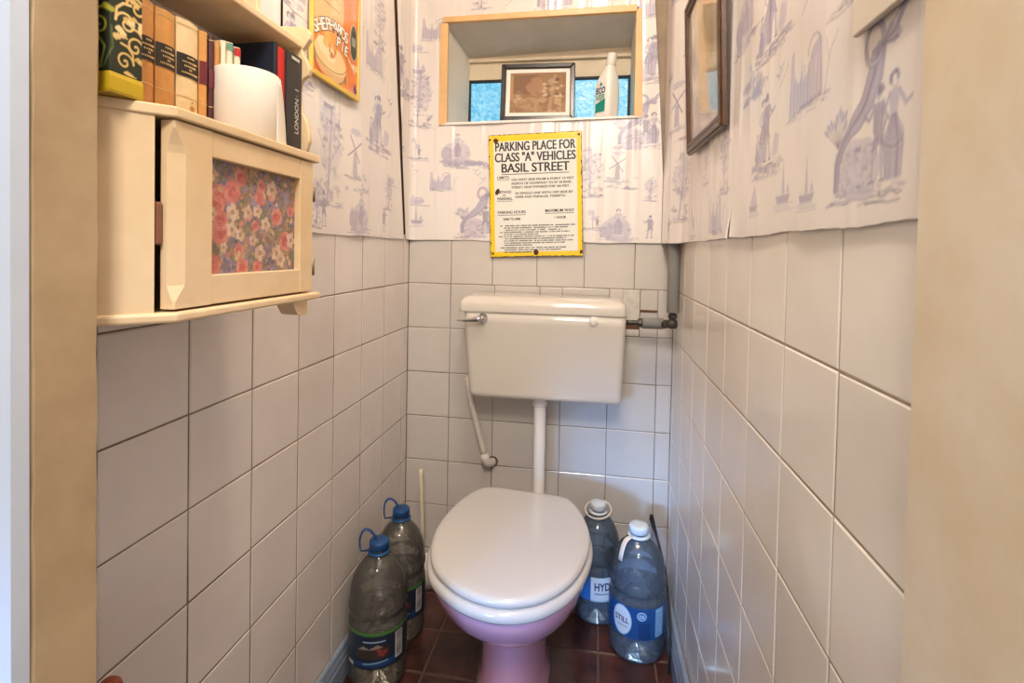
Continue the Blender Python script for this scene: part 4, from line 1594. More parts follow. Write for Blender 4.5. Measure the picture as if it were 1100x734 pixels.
# shelf on scroll-cut side board
b = MB()
b.box(.006, .120, -1.245, -.851, 1.461, 1.4725, bev=.002)
b.build('upper_shelf', 'cream_wood', cab)
b = MB()
sc = [(.006, 1.2655), (.119, 1.2655), (.128, 1.282), (.1345, 1.300), (.1345, 1.316), (.130, 1.334), (.121, 1.350), (.116, 1.365), (.114, 1.385), (.117, 1.402), (.123, 1.4095), (.132, 1.414), (.1345, 1.424), (.131, 1.434),
      (.124, 1.446), (.1195, 1.459), (.125, 1.465), (.1335, 1.476), (.1345, 1.485), (.130, 1.4935), (.115, 1.499), (.092, 1.500), (.073, 1.502), (.055, 1.508), (.040, 1.520), (.033, 1.536), (.033, 1.552), (.026, 1.568), (.006, 1.58)]
b.prism(sc, lambda u, v, a: (u, a, v), -.851, -.840, bev=.0015)
b.build('scroll_side', 'cream_wood', cab)
for y, xa in ((-.945, .150), (-1.065, .02)):
    b = MB()
    pts = [(y - .018, 1.0335), (y - .013, 1.024), (y - .004, 1.0135), (y + .010, 1.010), (y + .022, 1.010), (y + .022, 1.0335)] if y > -1 else [(y - .03, 1.0335), (y - .028, 1.024), (y + .028, 1.020), (y + .03, 1.0335)]
    b.prism(pts, lambda u, v, a: (a, u, v), xa, xa + .028)
    b.build('foot', 'cream_wood', cab)

# ------------------------------------------------------------------ books and other things on the cabinet
ZB = 1.2655
XS = .100


def spine_book(y0, y1, h, cover, x_front=XS, depth=.085, name='book', label='', group=None, band=None, bands=True, lab_mat='label_black', text_mat='gilt', crest=False, x_bow=.004, lean=0.0, boards=True):
    yc = (y0 + y1) / 2
    bk = thing(name, label, 'book', (x_front - depth / 2, yc, ZB), group)
    b = MB()
    xb = x_front - depth
    w = y1 - y0
    g = .0008
    n = 8
    prof = [(xb, y0 + g), (xb, y0 + g + .002)] if False else None
    # case: two boards and a rounded spine
    out = [(xb, y0 + g)]
    for i in range(n + 1):
        t = i / n
        out.append((x_front - x_bow + x_bow * math.sin(PI * t), y0 + g + (w - 2 * g) * t))
    out.append((xb, y1 - g))
    tk = min(.0022, w * .18)
    inn = [(xb, y1 - g - tk)]
    for i in range(n, -1, -1):
        t = i / n
        inn.append((x_front - x_bow - .002 + x_bow * math.sin(PI * t), y0 + g + tk + (w - 2 * g - 2 * tk) * t))
    inn.append((xb, y0 + g + tk))
    vs = []
    m = len(out)
    b.add([(x, y, ZB) for x, y in out] + [(x, y, ZB + h) for x, y in out] + [(x, y, ZB) for x, y in inn[::-1]] + [(x, y, ZB + h) for x, y in inn[::-1]],
          [(i, i + 1, m + i + 1, m + i) for i in range(m - 1)] + [(2 * m + i + 1, 2 * m + i, 3 * m + i, 3 * m + i + 1) for i in range(m - 1)]
          + [(m + i, m + i + 1, 3 * m + i + 1, 3 * m + i) for i in range(m - 1)] + [(i + 1, i, 2 * m + i, 2 * m + i + 1) for i in range(m - 1)]
          + [(0, m, 3 * m, 2 * m), (m - 1, 2 * m - 1 + 0, 4 * m - 1, 3 * m - 1)][:1] + [(2 * m - 1, m - 1, 3 * m - 1, 4 * m - 1)], 0, False)
    if bands:
        for zz in (.008, h - .008, h * .30):
            pts = [(x_front - x_bow + .0007 + x_bow * math.sin(PI * i / n), y0 + g + (w - 2 * g) * i / n) for i in range(n + 1)]
            b.add([(x, y, ZB + zz) for x, y in pts] + [(x, y, ZB + zz + .0012) for x, y in pts], [(i, i + 1, n + 2 + i, n + 1 + i) for i in range(n)], 1)
    fix_normals(b.build('cover', [cover, 'gilt'], bk))
    b = MB()
    b.box(xb + .002, x_front - x_bow - .001, y0 + g + tk, y1 - g - tk, ZB + .002, ZB + h - .003)
    b.build('page_block', 'page', bk)
    if band:
        z0, z1 = band
        b = MB()
        pts = [(x_front - x_bow + .0009 + x_bow * math.sin(PI * i / n), y0 + g + (w - 2 * g) * i / n) for i in range(n + 1)]
        b.add([(x, y, z0) for x, y in pts] + [(x, y, z1) for x, y in pts], [(i, i + 1, n + 2 + i, n + 1 + i) for i in range(n)], 0, True)
        rr = random.Random(int(abs(y0) * 9999))
        if w > .02:
            for q, fw in ((.82, .3), (.62, .62), (.44, .5), (.30, .12), (.14, .66)):
                zc = z0 + (z1 - z0) * q
                y = yc - w * fw / 2
                while y < yc + w * fw / 2:
                    l = rr.uniform(.0008, .0018)
                    tt = (y - y0) / w
                    xx = x_front - x_bow + .0016 + x_bow * math.sin(PI * min(max(tt, 0), 1))
                    b.add([(xx, y, zc), (xx, y + l, zc), (xx, y + l, zc + .0022), (xx, y, zc + .0022)], [(0, 1, 2, 3)], 1)
                    y += l + .0006
        b.build('spine_label', [lab_mat, text_mat], bk)
    if crest:
        b = MB()
        for (dz, s) in ((.026, .0015), (.018, .0042), (.010, .0022), (.005, .0012)):
            b.poly([(x_front + .0008, yc + .004 + s * math.cos(k * PI / 5), ZB + .012 + dz + s * .9 * math.sin(k * PI / 5)) for k in range(10)], 0)
        b.build('crest', 'leather_tan', bk)
    return bk


OLD = 'old leather books on the cabinet'
spine_book(-1.151, -1.1265, .140, 'leather_tan', band=(1.335, 1.363), label='tan leather book with black spine label, next to the green floral tin', group=OLD)
spine_book(-1.126, -1.0955, .1405, 'leather_tan2', band=(1.335, 1.364), label='tan leather book with black spine label, beside the cream vellum book', group=OLD)
spine_book(-1.0945, -1.0575, .1425, 'vellum', band=(1.335, 1.364), crest=True, label='cream vellum book with black spine label and small crest', group=OLD)
spine_book(-1.0565, -1.0405, .1410, 'leather_tan2', band=(1.335, 1.366), lab_mat='label_maroon', label='narrow tan book with maroon spine label, next to the cream vellum book', group=OLD)
spine_book(-1.0395, -1.0365 + .008, .1420, 'maroon_leather', band=(1.335, 1.360), lab_mat='label_maroon', label='thin dark maroon book between the tan books and the toilet roll', group=OLD)
spine_book(-1.0305, -1.0175, .1380, 'leather_tan', band=(1.335, 1.366), lab_mat='label_maroon', label='tan book with maroon label at the edge of the toilet roll', group=OLD)
PB = 'thin paperbacks behind the toilet roll'
spine_book(-1.0165, -1.0065, .144, 'card_cream', depth=.085, bands=False, name='paperback', label='cream paperback left of the green-topped one, behind the toilet roll', group=PB)
spine_book(-1.0055, -.9905, .1465, 'card_cream', depth=.085, bands=False, name='paperback', label='cream paperback with green top corner, behind the toilet roll', group=PB, band=(1.400, 1.4105), lab_mat='card_green')
spine_book(-.9895, -.9745, .1455, 'card_cream', depth=.085, bands=False, name='paperback', label='cream paperback with red top corner, behind the toilet roll', group=PB, band=(1.398, 1.4095), lab_mat='card_red')

nb = spine_book(-.9275, -.9175, .1765, 'navy', x_front=.120, depth=.108, bands=False, label='dark navy hardback with its cover facing out behind the toilet roll', x_bow=.002)
rb = spine_book(-.9170, -.8965, .1735, 'card_red', x_front=.120, depth=.105, bands=False, label='red book between the navy and charcoal books', x_bow=.002)
lb = spine_book(-.8960, -.8525, .1755, 'charcoal', x_front=.122, depth=.108, bands=False, label='charcoal book with white LONDON spine lettering at the shelf end', x_bow=.001)
b = MB()
# title reads upwards along the spine
b.text('LONDON', .0150, lambda p: Vector((.1233, -.8655 - p.y, 1.3085 + p.x)), 0, 'LEFT', width=.058)
b.text('· 1', .0150, lambda p: Vector((.1233, -.8655 - p.y, 1.3700 + p.x)), 0, 'LEFT', width=.012)
b.build('spine_title', 'silver_print', lb)
b = MB()
for k in range(7):
    y0 = -.886 + k * .0033
    b.poly([Vector((.1233, y0, 1.4305)), Vector((.1233, y0 + .0024, 1.4305)), Vector((.1233, y0 + .0024, 1.4360)), Vector((.1233, y0, 1.4355))])
b.build('spine_lettering', 'silver_print', lb)

tin = thing('decorated_tin', 'dark green tin with gold flower scrolls and yellow base, on the cabinet', 'tin', (.127, -1.2225, ZB))
tb = Canvas(0, .062 + .036, 1.287, 1.43, .0008, '232a1c')
rr = random.Random(4)


def scroll(u, v, s, col, flip=1):
    tb.stroke([(u + flip * s * (1 - t) * math.cos(9 * t), v + s * (1 - t) * math.sin(9 * t)) for t in [i / 26 for i in range(25)]], s * .2, col, .95)
    tb.stroke([(u + flip * s, v), (u + flip * s * .9, v + s), (u + flip * .3 * s, v + 1.6 * s), (u - flip * .4 * s, v + 1.7 * s)], s * .22, col, .95)
    for k in range(5):
        tb.ell(u + flip * s * (.2 + .22 * k), v - s * (1.0 + .1 * k), s * .3, s * .14, col, .9, .3, .6 * flip)


for (u, v, s) in ((.078, 1.300, .010), (.090, 1.318, .011), (.080, 1.338, .012), (.092, 1.358, .012), (.080, 1.378, .012), (.091, 1.398, .011), (.078, 1.416, .010)):
    scroll(u, v, s, rr.choice(['d9b36a', 'e0bf7c', 'c99d55']), rr.choice((-1, 1)))
for k in range(9):
    tb.ell(rr.uniform(.066, .102), rr.uniform(1.29, 1.43), .004, .003, 'e7cf97', .9, .4)
for (u, v, s) in ((.050, 1.330, .011), (.034, 1.345, .012), (.052, 1.362, .012), (.030, 1.385, .013), (.052, 1.398, .012), (.015, 1.35, .012), (.012, 1.40, .012)):
    scroll(u, v, s, rr.choice(['b9ac2c', 'a8a035', '8f9440']), rr.choice((-1, 1)))
for k in range(16):
    u = rr.uniform(.005, .060)
    tb.stroke([(u, 1.29), (u + rr.uniform(-.012, .012), 1.31), (u + rr.uniform(-.02, .02), 1.33)], .0022, rr.choice(['7f8a4a', '59653a', 'a3a14a']), .9)
o = Vector(tin['_o'])
yn, yf, xn, xw = -1.2405, -1.2045, .158, .158 - .062


def tin_map(U, V):
    # around two faces: near face (-y) first, then the face towards the room (+x)
    X = np.where(U < .062, xw + U, xn + 0 * U)
    Y = np.where(U < .062, yn + 0 * U, yn + (U - .062))
    return X - o.x + 0.0, Y - o.y, V - o.z


b = MB()
b.box(xw, xn - .0004, yn + .0004, yf, ZB + .018, 1.434, mi=0, bev=.002)
b.build('body', 'black_frame', tin)
printed_panel('printed_sides', tb, tin_map, 'tin_print', tin)
b = MB()
b.loft([[(xw - e, yn - e, z), (xn + e, yn - e, z), (xn + e, yf + e * .2, z), (xw - e, yf + e * .2, z)] for z, e in ((ZB + .0005, .0005), (ZB + .003, .0012), (ZB + .016, .0012), (ZB + .0205, .0002))], 0, False)
fix_normals(b.build('base', 'tin_yellow', tin))

roll = thing('toilet_roll', 'white toilet roll standing on the cabinet top with a loose sheet', 'toilet roll', (.1150, -.987, ZB))
b = MB()
RC = (.1150, -.987, ZB)
b.lathe([(.022, .0), (.0445, .0), (.0470, .002), (.0475, .06), (.0470, .101), (.0445, .1035), (.022, .1035), (.0215, .101), (.0215, .002)], RC, 64)
b.f = b.f[:-2]
b.m, b.s = b.m[:len(b.f)], b.s[:len(b.f)]
n = 64
k = 9
for i in range(n):
    b.f.append([(k - 1) * n + i, (k - 1) * n + (i + 1) % n, (i + 1) % n, i])
    b.m.append(0)
    b.s.append(True)
fix_normals(b.build('paper', 'toilet_paper', roll))
b = MB()
pts = []
rows_ = 22
for j in range(rows_ + 1):
    z = ZB + .0015 + .092 * j / rows_
    for i in range(9):
        a = math.radians(4 + 46 * i / 8)
        rad = .0482 + .010 * (1 - j / rows_) * (i / 8) ** 1.5
        zz = z - .0 * i
        lim = 1 - .55 * (j / rows_) ** 1.3
        a2_ = math.radians(4 + 46 * lim * i / 8)
        pts.append((RC[0] + rad * math.cos(a2_), RC[1] + rad * math.sin(a2_), zz))
b.add(pts, [(j * 9 + i, j * 9 + i + 1, (j + 1) * 9 + i + 1, (j + 1) * 9 + i) for j in range(rows_) for i in range(8)], 0, True)
ls = b.build('loose_sheet', 'toilet_paper', roll)
so = ls.modifiers.new('s', 'SOLIDIFY')
so.thickness = .0006
b = MB()
b.lathe([(.0205, .0), (.0212, .0), (.0212, .1035), (.0205, .1035)], RC, 40)
b.f = b.f[:-2]
b.m, b.s = b.m[:len(b.f)], b.s[:len(b.f)]
fix_normals(b.build('card_tube', 'card_tube', roll))

# ------------------------------------------------------------------ recipe poster on the left wall
po = thing('framed_poster', "gold framed orange shepherd's pie poster on the left wall", 'poster', (.0105, -.537, 1.493))
pc = Canvas(-.643, -.432, 1.504, 1.800, .0011, 'e58a3c')
rr = random.Random(8)
U, V = np.meshgrid(pc.u0 + pc.res * np.arange(pc.nu), pc.v0 + pc.res * np.arange(pc.nv))
pc.poly([(-.65, 1.60), (-.65, 1.81), (-.50, 1.81), (-.53, 1.67)], 'eec28a', .55)
pc.ell(-.575, 1.68, .07, .09, 'f0b673', .6, .1)
pc.poly([(-.515, 1.81), (-.43, 1.81), (-.43, 1.50), (-.475, 1.50), (-.505, 1.60)], 'de6a2a', .6)
pc.poly([(-.645, 1.504), (-.645, 1.530), (-.52, 1.512), (-.50, 1.504)], 'd9642f', .8)
pc.poly([(-.645, 1.530), (-.645, 1.566), (-.50, 1.566), (-.49, 1.516)], '7a6a4a', .75)
DV = -.032
pc.ell(-.567, 1.570 + DV, .068, .030, 'e9c79c', 1, .04, -.12)
pc.ell(-.567, 1.562 + DV, .066, .026, 'd8a873', .9, .04, -.12)
pc.ell(-.565, 1.588 + DV, .072, .034, 'efc98f', 1, .05, -.12)
pc.ell(-.585, 1.600 + DV, .042, .020, 'f3dcae', .9, .15, -.25)
pc.stroke(arc(-.567, 1.568 + DV, .070, .036, PI * 1.02, PI * 1.95, 16), .0030, '5a3a22', .9)
pc.stroke(arc(-.565, 1.588 + DV, .074, .030, PI * .98, PI * 1.97, 16), .0022, '6a4426', .8)
for k in range(20):
    pc.ell(-.575 + rr.uniform(-.03, .03), 1.600 + rr.uniform(-.02, .02), .007, .009, rr.choice(['e99a45', 'f0b25c', 'd98236']), .7, .4)
for k in range(9):
    pc.ell(-.560 + rr.uniform(-.015, .015), 1.600 + DV + rr.uniform(-.01, .01), .005, .004, 'c06a2c', .8, .5)
PU, PV = -.455, 1.632
pc.ell(PU, PV, .0205, .046, 'cfc7a4', 1)
pc.ell(PU, PV, .0180, .043, '565c4d', 1)
pc.ell(PU, PV + .004, .010, .017, '9a9a80', 1, .1)
pc.ell(PU, PV - .024, .015, .015, '3a3f35', 1, .1)
pc.ell(PU, PV + .021, .011, .008, '2b2c26', 1, .2)
for k in range(7):
    pc.stroke([(-.482 + k * .005, 1.585 - k * .0035), (-.478 + k * .005, 1.579 - k * .0035)], .003, 'efe2c0', .9)
for k in range(6):
    pc.ell(-.448 + rr.uniform(-.010, .010), 1.572 + rr.uniform(-.006, .006), .005, .003, 'e9dcc0', .9, .3)
for q, (v, u0, u1) in enumerate(((1.712, -.60, -.54), (1.704, -.615, -.53), (1.696, -.59, -.525), (1.672, -.625, -.53), (1.731, -.60, -.545))):
    u = u0
    while u < u1:
        l = rr.uniform(.002, .005)
        pc.stroke([(u, v), (u + l, v + .001)], .0045 if q == 3 else .0024, '9a6a42', .65)
        u += l + .0025
pc.ell(-.446, 1.520, .013, .0155, 'd77a54', .9)
o = Vector(po['_o'])
printed_panel('print', pc, lambda U, V: (np.full(U.shape, .0165) - o.x, U - o.y, V - o.z), 'picture_glass', po)
b = MB()
yA, yB, zA, zB = -.650, -.425, 1.493, 1.806
for pts in ([(yA, zA), (yB, zA), (yB - .008, zA + .012), (yA + .008, zA + .012)], [(yA, zB), (yB, zB), (yB - .008, zB - .012), (yA + .008, zB - .012)],
            [(yA, zA), (yA, zB), (yA + .008, zB - .012), (yA + .008, zA + .012)], [(yB, zA), (yB, zB), (yB - .008, zB - .012), (yB - .008, zA + .012)]):
    b.prism(pts, lambda u, v, a: (a, u, v), .0105, .0195, bev=.0012)
fix_normals(b.build('frame', 'gold_frame', po))
b = MB()
b.box(.0105, .0160, yA + .004, yB - .004, zA + .004, zB - .004)
b.build('backing', 'card_tube', po)
b = MB()


def arch_text(s, u0, u1, v, rise, drop, size, mi, h, bold):
    n = len(s)
    for i, ch in enumerate(s):
        t = (i + .5) / n
        u = u0 + (u1 - u0) * t
        vv = v + rise * math.sin(PI * t) + drop * t
        ang = math.atan2(rise * PI * math.cos(PI * t) + drop, u1 - u0)
        ca_, sa_ = math.cos(ang), math.sin(ang)
        b.text(ch, size, lambda p: Vector((.0165 + h, u + p.x * ca_ - p.y * sa_, vv + p.x * sa_ + p.y * ca_)), mi, 'CENTER', None, bold)


for mi, h, bo in ((1, .0004, .0024), (0, .0008, .0007)):
    arch_text('SHEPHARDS', -.638, -.488, 1.584, .018, .032, .037, mi, h, bo)
    arch_text('PIE', -.545, -.488, 1.594, .0, -.010, .034, mi, h, bo)
b.build('poster_title', ['mount', 'dark_wood'], po)
b = MB()
b.text('6', .030, lambda p: Vector((.0173, -.446 + p.x, 1.5095 + p.y)), 2, 'CENTER', None, .0005)
b.build('lettering', ['mount', 'dark_wood', 'navy_print'], po)

# ------------------------------------------------------------------ framed picture on the right wall
pr = thing('framed_picture', 'dark wood framed picture behind glass, hung on the right wall', 'picture frame', (.8705, -.475, 1.366), rot=(.030, -.045, 0))
b = MB()
yA, yB, zA, zB, w = -.655, -.295, 1.366, 1.738, .030
XI, XO = .8705, .8560


def rightframe(b, yA, yB, zA, zB, w, xa, xb, bev):
    for pts in ([(yA, zA), (yB, zA), (yB - w, zA + w), (yA + w, zA + w)], [(yA, zB), (yB, zB), (yB - w, zB - w), (yA + w, zB - w)],
                [(yA, zA), (yA, zB), (yA + w, zB - w), (yA + w, zA + w)], [(yB, zA), (yB, zB), (yB - w, zB - w), (yB - w, zA + w)]):
        b.prism(pts, lambda u, v, a: (a, u, v), xa, xb, bev=bev)


rightframe(b, yA, yB, zA, zB, w, XI, XO + .004, .002)
rightframe(b, yA + .004, yB - .004, zA + .004, zB - .004, .012, XO + .004, XO, .002)
rightframe(b, yA + .018, yB - .018, zA + .018, zB - .018, .009, XO + .006, XO + .002, .001)
fix_normals(b.build('frame', 'dark_wood', pr))
wc = Canvas(-.628, -.322, 1.393, 1.711, .0015, 'b7a385')
rr = random.Random(21)
wc.poly([(-.43, 1.387), (-.43, 1.711), (-.35, 1.711), (-.36, 1.387)], 'c7b79c', .8)
for k in range(40):
    wc.ell(rr.uniform(-.60, -.36), rr.uniform(1.45, 1.76), rr.uniform(.01, .03), rr.uniform(.02, .06), rr.choice(['9a9068', '8a7f55', 'c5b48e', 'a99a76', '7f7a52']), .3, .5)
wc.poly([(-.55, 1.387), (-.55, 1.711), (-.49, 1.711), (-.50, 1.387)], 'c79d62', .5)
wc.poly([(-.628, 1.387), (-.628, 1.43), (-.32, 1.41), (-.32, 1.387)], '998f78', .6)
o = Vector(pr['_o'])
printed_panel('picture', wc, lambda U, V: (np.full(U.shape, XO + .0075) - o.x, U - o.y, V - o.z), 'picture_glass', pr)

bd = MB()
bd.box(.8645, .8705, -1.236, -1.136, 1.327, 1.70, bev=.0015)
tag(bd.build('wall_board', 'board_paint', origin=(.866, -1.19, 1.327)), 'plain cream board fixed high on the right wall by the door frame', 'board')

# ------------------------------------------------------------------ water bottles
def cyl_xf(cx, cy, a0):
    """wrap local x (arc length) around a bottle: angle a0 faces the viewer side"""
    return lambda r: (lambda p, h=.0: Vector((cx + (r + h) * math.cos(a0 + p[0] / r), cy + (r + h) * math.sin(a0 + p[0] / r), p[1])))


def bottle_profile(R, H, waist):
    k = H / .335
    P = [(0.0, .010), (.35 * R, .006), (.70 * R, .0), (.86 * R, .001), (.95 * R, .008), (.985 * R, .020), (.965 * R, .034), (.985 * R, .046), (.985 * R, .056), (.950 * R, .062), (.985 * R, .068),
         (.99 * R, .075), (.99 * R, .155), (.975 * R, .162), (.93 * R, .168), (.93 * R, .174), (.985 * R, .182), (R, .190), (.985 * R, .200), (.955 * R, .206), (.96 * R, .212), (.95 * R, .222), (.915 * R, .236),
         (.85 * R, .251), (.76 * R, .265), (.64 * R, .278), (.50 * R, .289), (.36 * R, .297), (.29 * R, .302), (.27 * R, .306), (.27 * R, .318)]
    return [(r, z * k) for r, z in P]


def label_canvas_mesh(cv, cx, cy, r, a0, parent, name, mat_):
    o = Vector(parent['_o'])
    return printed_panel(name, cv, lambda U, V: (cx + r * np.cos(a0 + U / r) - o.x, cy + r * np.sin(a0 + U / r) - o.y, V - o.z), mat_, parent)


def bottle(cx, cy, R, H, label, group, body, cap, loop):
    t = thing('water_bottle', label, 'bottle', (cx, cy, 0), group)
    b = MB()
    b.lathe(bottle_profile(R, H, 0), (cx, cy, .0005), 48)
    fix_normals(b.build('body', body, t))
    zc = H - .020
    b = MB()
    rr_ = .31 * R
    n = 48
    rings = []
    for r, z in ((rr_ * 1.02, 0), (rr_ * 1.08, .001), (rr_ * 1.08, .016), (rr_ * 1.0, .0195), (rr_ * .5, .020)):
        rings.append([(cx + (r + (.0004 if i % 2 else 0)) * math.cos(2 * PI * i / n), cy + (r + (.0004 if i % 2 else 0)) * math.sin(2 * PI * i / n), zc + z) for i in range(n)])
    b.loft(rings)
    b.lathe([(rr_ * .98, -.012), (rr_ * 1.25, -.011), (rr_ * 1.25, -.007), (rr_ * .98, -.006)], (cx, cy, zc), 36)
    fix_normals(b.build('cap', cap, t))
    b = MB()
    loop(b, cx, cy, zc, rr_)
    fix_normals(b.build('handle', cap if cap != 'clear_cap' else 'white_plastic', t))
    return t


def loop_up(b, cx, cy, zc, r):
    # strap handle standing up beside the cap
    pts = []
    d = Vector((-.82, -.25, 0)).normalized()
    for i in range(17):
        a = PI * 1.12 * i / 16 - .1
        s = r * 1.2 - .006 + .0 * i
        u = math.cos(a)
        pts.append(Vector((cx, cy, zc - .006)) + d * (r * .15 + .020 - .020 * u * 1.2 + .010 * math.sin(a)) + Vector((0, 0, 1)) * (.054 * math.sin(a)))
    pts[-1] = Vector((cx, cy, zc - .008)) + d * (r * 1.22)
    b.tube(pts, .003, 10, flat=(.0085, .0044))


def loop_ring(b, cx, cy, zc, r):
    pts = [(cx + (r * 1.25 + .0125) * math.cos(2 * PI * i / 28), cy + (r * 1.25 + .0125) * math.sin(2 * PI * i / 28), zc - .004 - .010 * math.cos(2 * PI * i / 28 + 1.9)) for i in range(28)]
    b.tube(pts, .003, 8, closed=True, flat=(.0045, .008))


def loop_down(b, cx, cy, zc, r):
    d = Vector((-.74, -.67, 0)).normalized()
    pts = [Vector((cx, cy, zc - .009)) + d * (r * 1.1 + q) + Vector((0, 0, h)) for q, h in ((0, .001), (.014, .0015), (.026, -.004), (.034, -.016), (.040, -.034), (.044, -.052))]
    b.tube(pts, .004, 10, flat=(.015, .003))


BG = 'five-litre water bottles beside the toilet'
b1 = bottle(.0905, -.425, .0755, .357, 'front left clear water bottle with blue cap and dark label, nearest the door', BG, 'pet', 'blue_cap', loop_up)
b2 = bottle(.088, -.265, .0725, .360, 'blue-capped clear water bottle at the left, behind the nearer one and beside the toilet', BG, 'pet', 'blue_cap', loop_up)
b3 = bottle(.658, -.085, .0700, .345, 'clear bottle with white ring handle, half hidden behind the toilet seat', BG, 'pet_blue', 'clear_cap', loop_ring)
b4 = bottle(.770, -.203, .0790, .350, 'blue-labelled clear water bottle in the right corner with white strap handle', BG, 'pet_blue', 'clear_cap', loop_down)

# dark mountain labels with bar code on the two left bottles
for t, cx, cy, rl in ((b1, .0905, -.425, .0757), (b2, .088, -.265, .0727)):
    cv = Canvas(-.105, .105, .072, .163, .0012, '1a2739')
    rr = random.Random(3)
    cv.poly([(-.11, .155), (.11, .155), (.11, .165), (-.11, .165)], '4c7a3a', .9)
    cv.poly([(-.055, .098), (-.055, .118), (-.035, .130), (-.018, .122), (.0, .134), (.02, .124), (.033, .128), (.033, .098)], '3a2e2a', 1)
    cv.poly([(-.05, .120), (-.035, .130), (-.02, .123), (.0, .133), (.015, .126), (-.01, .122)], '9a8878', .8)
    for k in range(8):
        cv.ell(.012 + rr.uniform(-.010, .010), .114 + rr.uniform(-.010, .010), .004, .004, '8e3a34', .9, .4)
    cv.poly([(-.06, .078), (.045, .078), (.045, .094), (-.06, .088)], '1d3f6e', 1)
    for k in range(14):
        cv.stroke([(-.035 + k * .0045, .085 + .0004 * k), (-.0325 + k * .0045, .0854 + .0004 * k)], .003, '8fb0cf', .8)
        cv.stroke([(-.035 + k * .0040, .140), (-.0325 + k * .0040, .1405)], .003, 'a9b8cc', .8)
    cv.poly([(.047, .084), (.047, .150), (.070, .150), (.070, .084)], 'c9c3bd', 1)
    z = .088
    while z < .147:
        h = rr.uniform(.0012, .003)
        cv.poly([(.050, z), (.050, z + h), (.067, z + h), (.067, z)], '2c2a30', .95)
        z += h + rr.uniform(.001, .0025)
    cv.poly([(-.088, .072), (-.066, .072), (-.066, .082), (-.088, .080)], 'ccc6bb', .95)
    label_canvas_mesh(cv, cx, cy, rl, math.radians(-68), t, 'label', 'tin_print')

# HYDR8 label on the bottle behind the seat
cv = Canvas(-.085, .085, .078, .150, .0012, '2f6fb8')
cv.poly([(-.028, .076), (-.028, .152), (.064, .152), (.064, .076)], 'd6e2ec', 1)
cv.poly([(-.028, .076), (-.028, .082), (.064, .082), (.064, .076)], '9fc3df', 1)
cv.ell(.052, .142, .016, .012, 'a9d3ea', .9, .3)
label_canvas_mesh(cv, .658, -.085, .0702, math.radians(-82), b3, 'label', 'tin_print')
b = MB()
f = cyl_xf(.658, -.085, math.radians(-82))(.0700)
b.text('HYD', .032, lambda p: f((p.x - .018, .112 + p.y), .0009), 0, 'LEFT', width=.047, bold=.0008)
for k in range(12):
    b.poly([f((-.016 + k * .0045, .100), .0008), f((-.0128 + k * .0045, .100), .0008), f((-.0128 + k * .0045, .1035), .0008), f((-.016 + k * .0045, .1035), .0008)], 1)
b.build('label_lettering', ['navy_print', 'blue_cap'], b3)

# blue STILL label on the right-hand bottle
cv = Canvas(-.12, .12, .075, .160, .0012, '174c8c')
cv.ell(-.035, .118, .0285, .040, '9fc4e2', 1)
cv.ell(-.035, .118, .0262, .0375, 'd3e2ee', 1)
cv.ell(.020, .140, .0125, .0115, 'cfe3f2', 1)
cv.ell(.020, .140, .0105, .0095, '4a8cc6', 1)
cv.poly([(.012, .076), (.012, .122), (.044, .122), (.044, .076)], '163c70', .8)
cv.poly([(.060, .080), (.060, .156), (.088, .156), (.088, .080)], '8fbfe2', .9)
for k in range(9):
    cv.stroke([(.064, .086 + k * .007), (.064 + random.uniform(.008, .02), .086 + k * .007)], .0022, '2c5f96', .8)
    cv.stroke([(-.050 + k * .0036, .102), (-.0475 + k * .0036, .102)], .0022, '3c5f8c', .8)
label_canvas_mesh(cv, .770, -.203, .0792, math.radians(-100), b4, 'label', 'tin_print')
b = MB()
f = cyl_xf(.770, -.203, math.radians(-100))(.0792)
b.text('STILL', .021, lambda p: f((p.x - .035, .113 + p.y), .0009), 0, 'CENTER', width=.042, bold=.0004)
b.text('CA', .011, lambda p: f((p.x + .020, .136 + p.y), .0009), 1, 'CENTER', width=.013, bold=.0003)
b.build('label_lettering', ['navy_print', 'label_white'], b4)

# ------------------------------------------------------------------ small things on the floor
st = thing('toilet_brush', 'thin cream handle standing in the back left corner behind the bottles', 'toilet brush', (.090, -.055, 0))
b = MB()
b.tube([(.086, -.054, .07), (.081, -.053, .20), (.076, -.052, .30), (.0725, -.051, .36), (.0718, -.051, .381)], [.0065, .006, .006, .0068, .0066], 14)
fix_normals(b.build('handle', 'handle_cream', st))
b = MB()
b.lathe([(.030, .0), (.044, .002), (.046, .03), (.044, .075), (.041, .075), (.038, .01)], (.090, -.055, .0005), 30)
fix_normals(b.build('holder', 'white_plastic', st))

rod = MB()
rod.tube([(.848, -.292, .004), (.8555, -.26, .06), (.859, -.205, .125), (.854, -.14, .19), (.838, -.075, .245), (.824, -.045, .288)], [.003, .003, .003, .0035, .004, .0075], 12)
rod.tube([(.824, -.045, .287), (.8235, -.042, .300)], [.0078, .005], 12)
o_ = fix_normals(rod.build('thin_rod', 'black_plastic', origin=(.848, -.292, .002)))
tag(o_, 'thin black rod leaning in the right corner behind the blue-labelled bottle', 'rod')

kn = MB()
kn.lathe([(.010, 0), (.011, .30), (.011, .55), (.0135, .572), (.0150, .584), (.0148, .596), (.0115, .606), (.006, .6105)], (.082, -1.170, .0005), 26)
kn.lathe([(.0, .002), (.048, .0), (.05, .008), (.042, .04), (.02, .062), (.012, .07)], (.082, -1.170, .0005), 26)
o_ = fix_normals(kn.build('round_ended_handle', 'knob_red', origin=(.082, -1.170, 0)))
tag(o_, 'red-brown rounded handle end low at the left door frame', 'handle')

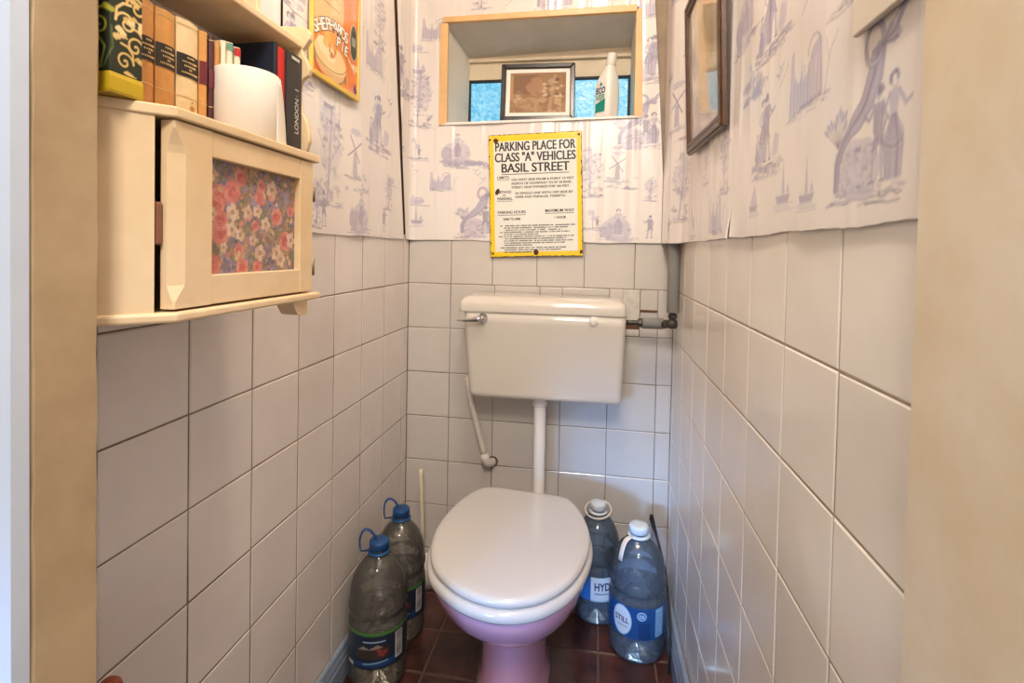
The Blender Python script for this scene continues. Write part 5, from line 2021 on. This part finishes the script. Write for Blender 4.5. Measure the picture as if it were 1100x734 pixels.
# ------------------------------------------------------------------ lights
def area(name, loc, target, size, power, col, size_y=None, spread=None):
    l = bpy.data.lights.new(name, 'AREA')
    l.energy = power
    l.color = col
    l.size = size
    if size_y:
        l.shape = 'RECTANGLE'
        l.size_y = size_y
    if spread:
        l.spread = spread
    o = bpy.data.objects.new(name, l)
    COL.objects.link(o)
    o.location = loc
    o.rotation_euler = (Vector(target) - Vector(loc)).to_track_quat('-Z', 'Y').to_euler()
    return o


def bulb(name, loc, power, col, r):
    l = bpy.data.lights.new(name, 'POINT')
    l.energy = power
    l.color = col
    l.shadow_soft_size = r
    o = bpy.data.objects.new(name, l)
    COL.objects.link(o)
    o.location = loc
    return o


bulb('ceiling_bulb', (.56, -.98, 2.32), 22, (1.0, .89, .77), .05)
area('corridor_fill_light', (.60, -2.30, 2.34), (.42, -.6, .6), .45, 27, (1.0, .94, .87))  # added unseen fill from the corridor side, brightens the walls near the door
area('corridor_window_daylight', (-.32, -3.2, .95), (.76, 0, .33), .25, 1.0, (.22, .48, 1.0), size_y=.3, spread=.30)

w = bpy.data.worlds.new('world')
bpy.context.scene.world = w
w.use_nodes = True
bg = w.node_tree.nodes['Background']
bg.inputs['Color'].default_value = (1.0, .98, .96, 1)
bg.inputs['Strength'].default_value = .60

# ------------------------------------------------------------------ camera
cam = bpy.data.cameras.new('camera')
co = bpy.data.objects.new('camera', cam)
COL.objects.link(co)
fpx, pcy = 547.3264, 280.5346
yaw, pitch, roll_ = .1589, .0216, .0196
fw = Vector((-math.sin(yaw) * math.cos(pitch), math.cos(yaw) * math.cos(pitch), -math.sin(pitch)))
rt = Vector((math.cos(yaw), math.sin(yaw), 0))
up = rt.cross(fw)
r2 = math.cos(roll_) * rt + math.sin(roll_) * up
u2 = -math.sin(roll_) * rt + math.cos(roll_) * up
mw = Matrix(((r2.x, u2.x, -fw.x, .6264528), (r2.y, u2.y, -fw.y, -1.6706472), (r2.z, u2.z, -fw.z, 1.1189096), (0, 0, 0, 1)))
co.matrix_world = mw
cam.sensor_fit = 'HORIZONTAL'
cam.sensor_width = 36
cam.lens = fpx / 1100 * 36
cam.shift_y = -(367 - pcy) / 1100
cam.clip_start = .02
sc_ = bpy.context.scene
sc_.camera = co
vs = sc_.view_settings
vs.view_transform = 'Standard'
vs.look = 'None'
vs.gamma = 1
vs.exposure = .10
vs.use_curve_mapping = False
for ob in bpy.data.objects:
    if '_o' in ob:
        del ob['_o']
